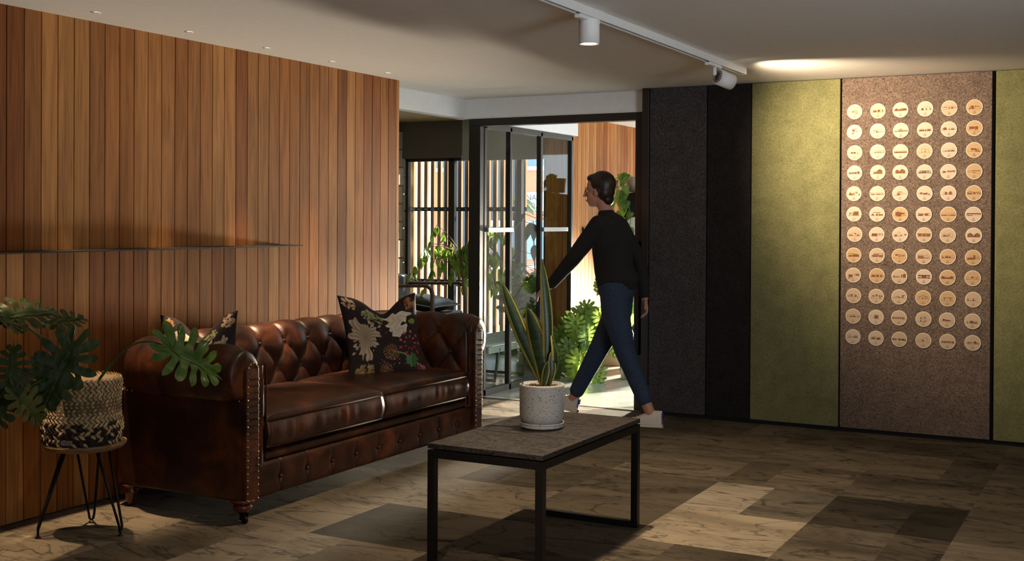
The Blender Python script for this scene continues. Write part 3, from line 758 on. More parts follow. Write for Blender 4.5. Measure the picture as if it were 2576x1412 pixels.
def coffee_table():
    x0, x1, y0, y1 = 2.025, 2.555, 4.078, 5.082; z = .505
    t = thing('coffee_table', 'low black metal coffee table with dark slate top', 'table', ((x0 + x1) / 2, (y0 + y1) / 2, 0))
    top = MB(); g = .003
    cuts = [y0, 4.455, 4.795, y1]
    for a, b in zip(cuts, cuts[1:]): top.box(x0, x1, a + (g if a > y0 else 0), b - (g if b < y1 else 0), z - .020, z)
    top.build('slate_top', slate_mat(), t, bevel=.0015)
    s = .032; zt = z - .026; i = .0
    xa, xb, ya, yb = x0 + i, x1 - i, y0 + i, y1 - i
    fr = MB()
    for y in (ya, yb - s): fr.box(xa, xb, y, y + s, zt - s, zt)
    for x in (xa, xb - s): fr.box(x, x + s, ya + s, yb - s, zt - s, zt)
    fr.box(xa + .05, xb - .05, ya + .05, yb - .05, zt - .001, zt + .006)
    fr.build('top_frame', M['black'], t, bevel=.001)
    for x in (xa, xb - s):
        for y in (ya, yb - s): MB().box(x, x + s, y, y + s, .0, zt - s).build('leg', M['black'], t, bevel=.001)
    for y in (ya, yb - s): MB().box(xa + s, xb - s, y, y + s, .0, s * .9).build('foot_rail', M['black'], t, bevel=.001)
coffee_table()
def speckled():
    m, nt, b = nmat('speckled_stoneware'); v = coords(nt); f = noise(nt, v, 150, 3, .5); g = noise(nt, v, 8, 3)
    c = mul(nt, ramp(nt, f, [(.355, (.06, .05, .045)), (.385, (.44, .43, .41))]), ramp(nt, g, [(.3, .9), (.7, 1.05)]))
    link(nt, c, b.inputs['Base Color']); b.inputs['Roughness'].default_value = .7; return m
def leaf_blade(mb, base, tip, width, side, bend=(0, 0, 0), mi=0, edge=1, curl=.35, n=26, twist=0):
    base, tip, bend = V(base), V(tip), V(bend); ax = (tip - base).normalized(); side = V(side); side = (side - ax * side.dot(ax)).normalized(); nr = ax.cross(side)
    rows = []
    for k in range(n + 1):
        u = k / n; c = base.lerp(tip, u) + bend * math.sin(u * PI)
        w = width * (.42 + .58 * math.sin(min(1, u * 1.5) * PI / 2)) * (1 - u ** 5) ** .8 * (1 if u < .97 else .6)
        w = max(w, .0008); q = Matrix.Rotation(twist * u, 3, ax); s2 = q @ side; n2 = q @ nr
        for thk in (0, 1):
            rows.append([c + s2 * (w * x / 2) + n2 * (curl * w * (x * x - .5) * .5 - thk * .0022) for x in (-1, -.66, -.33, 0, .33, .66, 1)])
    o = len(mb.v); m = 7
    for r in rows: mb.v += [tuple(p) for p in r]
    for k in range(n):
        for thk in (0, 1):
            a, b = (2 * k + thk) * m, (2 * (k + 1) + thk) * m
            for j in range(m - 1):
                mb.f.append([o + a + j, o + a + j + 1, o + b + j + 1, o + b + j]); mb.m.append(edge if j in (0, m - 2) else mi); mb.c.append((1, 1, 1)); mb.s.append(True); mb.r.append((0, 0, 0))
        for j in (0, m - 1):
            mb.f.append([o + 2 * k * m + j, o + (2 * k + 1) * m + j, o + (2 * k + 3) * m + j, o + (2 * k + 2) * m + j]); mb.m.append(edge); mb.c.append((1, 1, 1)); mb.s.append(True); mb.r.append((0, 0, 0))
def table_pot():
    cx, cy, z = 2.262, 4.648, .505
    t = thing('potted_snake_plant', 'snake plant in a speckled grey pot on the coffee table', 'potted plant', (cx, cy, z))
    sp = speckled(); r = .0985
    MB().lathe([(0, z), (.080, z), (.094, z + .004), (.097, z + .010), (.094, z + .013), (.098, z + .019), (.0995, z + .026), (.096, z + .027), (.090, z + .018), (0, z + .018)], (cx, cy, 0), 64).build('saucer', sp, t)
    MB().lathe([(0, z + .020), (.078, z + .020), (.090, z + .030), (.097, z + .045), (r, z + .07), (r + .001, .690), (r, .6975), (r - .004, .699), (r - .008, .697), (r - .010, .66), (0, .66)], (cx, cy, 0), 72).build('pot', sp, t)
    s = MB(); s.lathe([(0, .672), (.089, .672), (.089, .682), (0, .684)], (cx, cy, 0), 40)
    for _ in range(260):
        a, q = R.random() * 2 * PI, .086 * R.random() ** .5; s.ball((cx + q * math.cos(a), cy + q * math.sin(a), .684), .0035 + .003 * R.random(), 5, 4, 0)
    s.build('potting_bark', M['dirt'], t)
    gm, nt, b = nmat('snake_leaf'); v = coords(nt, (1, 1, 1)); f = noise(nt, coords(nt, (6, 6, 50)), 2.2, 5, .7, 1.5)
    link(nt, ramp(nt, f, [(.36, (.008, .022, .008)), (.62, (.030, .060, .020))]), b.inputs['Base Color']); b.inputs['Roughness'].default_value = .38
    em = foliage('snake_edge', (.42, .36, .07), (.56, .48, .13), .35)
    S = V((.93, .37, 0))
    specs = [((2.272, 4.66, .68), (2.052, 4.66, 1.138), .070, S, (-.012, 0, .010), .3), ((2.268, 4.67, .68), (2.234, 4.69, 1.252), .058, (.75, .66, 0), (.022, 0, 0), .25),
             ((2.276, 4.655, .68), (2.172, 4.68, 1.030), .094, S, (.012, 0, 0), -.2), ((2.284, 4.66, .68), (2.285, 4.69, .915), .050, (.3, .95, 0), (.030, 0, 0), .2),
             ((2.276, 4.63, .68), (2.300, 4.63, .800), .036, S, (.0, 0, 0), 0), ((2.290, 4.65, .68), (2.300, 4.66, .84), .040, S, (.012, 0, 0), .5)]
    for b_, t_, w, sd, bd, tw in specs:
        m = MB(); leaf_blade(m, b_, t_, w, sd, bd, twist=tw); m.build('leaf', [gm, em], t)
table_pot()

# ------------------------------------------------------------------ leaves
def smooth_poly(p, k=3):
    out = []; n = len(p)
    for i in range(n - 1):
        a, b, c, d = p[max(i - 1, 0)], p[i], p[i + 1], p[min(i + 2, n - 1)]
        for j in range(k):
            f = j / k
            out.append(tuple(.5 * (2 * b[q] + (c[q] - a[q]) * f + (2 * a[q] - 5 * b[q] + 4 * c[q] - d[q]) * f * f + (3 * b[q] - a[q] - 3 * c[q] + d[q]) * f ** 3) for q in (0, 1)))
    out.append(p[-1]); return out
PHILO = [(.17, -.42, .055, -.05), (.43, -.30, .085, .03), (.60, -.04, .10, .14), (.62, .22, .10, .30), (.54, .47, .095, .46), (.40, .70, .08, .62), (.23, .88, .06, .77)]
MONST = [(.30, -.20, .20, -.08), (.50, .0, .22, .10), (.56, .20, .22, .26), (.54, .38, .20, .42), (.46, .56, .17, .57), (.34, .74, .12, .74)]
CORD = [(0, 0), (.10, -.13), (.28, -.15), (.41, .0), (.42, .22), (.33, .5), (.18, .76), (.06, .93), (0, 1.0)]
OVAL = [(0, 0), (.10, .06), (.22, .25), (.25, .48), (.19, .72), (.08, .92), (0, 1.02)]
def cord_outline(p): s = smooth_poly(p, 3); return s[:-1] + [(-x, y) for x, y in reversed(s[1:])]
OUT = {'cord': cord_outline(CORD), 'oval': cord_outline(OVAL)}
def lobe_strips(lobes, w):
    # a lobed blade as a body strip along the midrib plus one strip per lobe
    vs = []; fs = []
    def strip(rows, z=0):
        o = len(vs); k = len(rows[0])
        for r in rows: vs.extend(V((p[0], p[1], z)) for p in r)
        for i in range(len(rows) - 1):
            for j in range(k - 1): fs.append((o + i * k + j, o + i * k + j + 1, o + (i + 1) * k + j + 1, o + (i + 1) * k + j))
    ys = [-.06] + [l[3] for l in lobes] + [1.0]; hs = [.03] + [l[2] * .8 for l in lobes] + [.004]
    rows = []
    for (ya, ha), (yb, hb) in zip(zip(ys, hs), list(zip(ys, hs))[1:]):
        for k in range(4): f = k / 4; y = ya + (yb - ya) * f; h = ha + (hb - ha) * f; rows.append([(h * q, y) for q in (-1, -.5, 0, .5, 1)])
    rows.append([(.004 * q, 1.0) for q in (-1, -.5, 0, .5, 1)]); strip(rows)
    py = -.08
    for i, (tx, ty, sx, sy) in enumerate(lobes):
        for sg in (-1, 1):
            r = V((0, (py + sy) / 2)); tip = V((tx * (1 + .05 * math.sin(i * 3 + sg)), ty + .02 * sg)); d = tip - r; L = d.length; d.normalize(); pr = V((d.y, -d.x)); rows = []
            ww = w * (1 + .2 * math.sin(i * 2.3 + sg)); root = max(.06, (sy - py) * .55)
            for k in range(13):
                u = k / 12; h = root * max(0, 1 - u * 2.6) + ww * (.62 + .42 * math.sin(min(1, u * 1.15) ** 2 * PI * .75)) * (1 - max(0, (u - .72) / .28) ** 2.2) ** .5 if u < 1 else .002
                h = max(h, .002); off = .05 * math.sin(u * PI) * (1 if ty < .2 else .6); c = r + d * L * u - pr * off * .5
                rows.append([((c.x + pr.x * h * q) * sg, c.y + pr.y * h * q) for q in (-1, -.5, 0, .5, 1)])
            strip(rows if sg > 0 else [r_[::-1] for r_ in rows], -.005 * (1 + i % 3 + (.4 if sg > 0 else 0)))
        py = sy
    return vs, [tuple(f) for f in fs]
_flat = {}
def flat_leaf(kind, cuts=2):
    if (kind, cuts) in _flat: return _flat[(kind, cuts)]
    if kind in ('philo', 'monst'): _flat[(kind, cuts)] = lobe_strips(PHILO, .078) if kind == 'philo' else lobe_strips(MONST, .092); return _flat[(kind, cuts)]
    b = bmesh.new(); vs = [b.verts.new((x, y, 0)) for x, y in OUT[kind]]; b.faces.new(vs)
    bmesh.ops.triangulate(b, faces=b.faces[:])
    for _ in range(cuts): bmesh.ops.subdivide_edges(b, edges=[e for e in b.edges if e.calc_length() > .09], cuts=1, use_grid_fill=False); bmesh.ops.triangulate(b, faces=b.faces[:])
    r = ([v.co.copy() for v in b.verts], [tuple(v.index for v in f.verts) for f in b.faces]) if not b.verts.index_update() else None
    b.free(); _flat[(kind, cuts)] = r; return r
def add_leaf(mb, kind, base, axis, normal, size, fold=.25, droop=.25, wave=.02, mi=0, wide=1.0, cuts=2, seed=0, vein=None):
    ax = V(axis).normalized(); nr = V(normal); nr = (nr - ax * nr.dot(ax)).normalized(); sd = ax.cross(nr)
    vs, fs = flat_leaf(kind, cuts)
    out = []
    def warp(x, y):
        z = fold * abs(x) * .6 - droop * y * abs(y) - droop * .8 * x * x + wave * math.sin(x * 17 + seed) * math.cos(y * 13 + seed * 2) - .02 * math.exp(-(x / .03) ** 2)
        return V(base) + (sd * (x * wide) + ax * y + nr * z) * size
    for v in vs: out.append(warp(v.x, v.y) + nr * v.z * size)
    mb.add(out, fs, mi, (1, 1, 1), True)
    if vein is not None:
        mb.tube([warp(0, k / 8) + nr * size * .004 for k in range(9)], [size * .012 * (1 - k / 10) for k in range(9)], 5, vein)
        for l in (PHILO if kind == 'philo' else MONST if kind == 'monst' else []):
            for s in (-1, 1): mb.tube([warp(0, max(0, l[1] * .7 - .02)) + nr * size * .003, warp(s * l[0] * .5, l[1] * .85) + nr * size * .006, warp(s * l[0] * .88, l[1]) + nr * size * .003], [size * .006, size * .004, size * .002], 4, vein)
    return out
def bez(a, b, sag, n=12):
    a, b, s = V(a), V(b), V(sag); return [a.lerp(b, k / n) + s * math.sin(PI * k / n) for k in range(n + 1)]

# ------------------------------------------------------------------ stool, basket, big philodendron
def stool():
    cx, cy, z = .42, 3.74, .418
    t = thing('plant_stool', 'round wooden stool on black hairpin legs by timber wall', 'stool', (cx, cy, 0))
    MB().lathe([(0, z - .030), (.150, z - .030), (.168, z - .024), (.178, z - .012), (.180, z - .002), (.176, z), (0, z)], (cx, cy, 0), 64).build('seat', M['stool_wood'], t)
    for a in (PI + .35, PI * 2 / 3 + .75, -.05 + .0):
        pass
    feet = [(.300, 3.585), (.290, 3.895), (.585, 3.795)]
    for fx, fy in feet:
        d = V((fx - cx, fy - cy, 0)).normalized(); p = V((-d.y, d.x, 0)); top = V((cx, cy, z - .03)) + d * .085
        a1, a2 = top + p * .052, top - p * .052; bt = V((fx, fy, .012)); w = .012
        pts = [a1, bt + p * w + V((0, 0, .03)), bt + p * w * .7 + V((0, 0, .008)), bt, bt - p * w * .7 + V((0, 0, .008)), bt - p * w + V((0, 0, .03)), a2]
        lg = MB().tube(pts, .0058, 10); lg.build('leg', M['black'], t)
        MB().lathe([(0, 0), (.013, 0), (.014, .004), (.009, .009), (0, .009)], (fx, fy, 0), 16).build('foot_pad', M['plug'], t)
stool()
def basket_plant():
    cx, cy, z0, z1 = .41, 3.735, .42, .70
    t = thing('basket_planter', 'woven seagrass basket planter holding large split leaf plant on stool', 'basket', (cx, cy, z0))
    core = MB().lathe([(0, z0), (.158, z0), (.163, z0 + .05), (.166, z1), (.156, z1), (.154, z1 - .03), (0, z1 - .03)], (cx, cy, 0), 48); 
    rows = 17; dz = (z1 - z0) / rows; n = 46
    weave = MB()
    for r in range(rows + 1):
        rad = .165 + .004 * math.sin(r * .5) + (.005 if r < 6 else 0); zz = z0 + dz * (r + .5)
        dark = r < 6
        for k in range(n):
            an = 2 * PI * (k + (r // 2 % 2) * .5 + .15 * R.random()) / n
            sl = .75 if r % 2 else -.75
            dirt = V((-math.sin(an), math.cos(an), 0)); out = V((math.cos(an), math.sin(an), 0)); up = V((0, 0, 1))
            ax = (dirt + up * sl * (1 + .2 * R.random()) ).normalized(); sd = out.cross(ax)
            L_, w_ = .0185 + .003 * R.random(), .0068 + .001 * R.random(); c = V((cx, cy, zz)) + out * (rad + .002 * R.random())
            if r == rows: c = V((cx, cy, z1 + .002)) + out * (rad - .004)
            g = .75 + .5 * R.random()
            if dark and R.random() < (.5 if r < 5 else .35): col = (.035 * g, .025 * g, .03 * g)
            else: col = (.78 * g, .58 * g, .33 * g)
            vs = [c - ax * L_ + out * -.002, c + ax * L_ + out * -.002]
            ring = [c + sd * w_, c + out * .0045, c - sd * w_]
            weave.add([vs[0]] + ring + [vs[1]], [(0, 1, 2), (0, 2, 3), (4, 2, 1), (4, 3, 2), (0, 3, 4, 1)], 0, col, False)
    core.build('liner', plain('basket_liner', (.16, .11, .06), .9), t)
    weave.build('woven_body', M['basket'], t)
    # sewn tag
    dirc = V((4.6 - cx, 0 - cy, 0)).normalized(); rgt = V((-dirc.y, dirc.x, 0)); pc = V((cx, cy, z0 + .022)) + (dirc * math.cos(.36) - rgt * math.sin(.36)) * .182
    oo = (dirc * math.cos(.36) - rgt * math.sin(.36)); rg = V((-oo.y, oo.x, 0)); fm = Matrix((rg, V((0, 0, 1)), oo)).transposed().to_4x4(); fm.translation = pc
    tg = MB().obox(fm, .047, .021, .002).build('tag', M['tag'], t)
    f2 = fm.copy(); f2.translation = pc + oo * .0015 - rg * .020 - V((0, 0, .003)); text_mesh('lettering', 'N.E.D', .0145, M['ink'], tg, f2)
    f3 = fm.copy(); f3.translation = pc + oo * .0012 - V((0, 0, .0075)); MB().obox(f3, .036, .0008, .0006).build('underline', M['ink'], tg)
    MB().lathe([(0, z1 - .05), (.150, z1 - .05), (.150, z1 - .028), (0, z1 - .022)], (cx, cy, 0), 32).build('potting_soil', M['dirt'], t)
    p = thing('split_leaf_philodendron', 'large split leaf philodendron reaching over the sofa arm', 'plant', (cx, cy, z1 - .02))
    root = V((cx, cy, z1 - .02)); cam = V((4.6, 0, 1.42))
    specs = [  # base point, axis, size, tilt of face
        ((.88, 3.815, .850), (.42, .62, -.40), .275, (.8, -.55, .55), 'leafmid2'),
        ((.52, 3.262, 1.015), (.10, .62, .10), .25, (.45, -.35, .85), 'leafdark'),
        ((.50, 3.497, .975), (.12, .60, .12), .175, (.4, -.4, .8), 'leafdark'),
        ((.60, 3.495, .855), (.02, -.42, -.70), .27, (.9, -.45, .40), 'leafdark'),
        ((.56, 3.405, .770), (.0, -.12, -.55), .215, (.9, -.5, .35), 'leafdark'),
        ((.62, 3.225, .705), (.25, .45, -.55), .17, (.75, -.3, .6), 'leafpale'),
        ((.60, 3.200, .770), (-.05, .15, .60), .16, (.9, -.4, .1), 'leafdark'),
        ((.55, 3.215, .690), (.1, -.3, -.5), .16, (.9, -.4, .1), 'leafdark')]
    M['leafmid2'] = foliage('leaf_midgreen', (.04, .095, .014), (.10, .20, .03), .15, .45)  # lighter green stands in for light on the leaf over the sofa arm
    for i, (b, ax, sz, nr, mt) in enumerate(specs):
        m = MB(); add_leaf(m, 'philo', b, ax, nr, sz, .30, .22, .022, 0, .80, 3, i * 1.7, 1)
        lf = m.build('leaf', [M[mt], M['stem']], p)
        sag = V((0, 0, .10 if i == 0 else .05))
        MB().tube(bez(root + V(((b[0] - cx) * .15, (b[1] - cy) * .15, 0)), V(b), sag, 14), [.0065 - .00025 * k for k in range(15)], 8).build('petiole', M['stem'], lf)
    # top left leaf's other half
    m = MB(); add_leaf(m, 'philo', (.50, 3.24, 1.02), (.1, -.5, .28), (.5, -.4, .8), .22, .3, .2, .02, 0, 1, 3, 4, 1); lf = m.build('leaf', [M['leafdark'], M['stem']], p)
    MB().tube(bez(root, (.50, 3.24, 1.02), (0, 0, .05)), .005, 8).build('petiole', M['stem'], lf)
basket_plant()

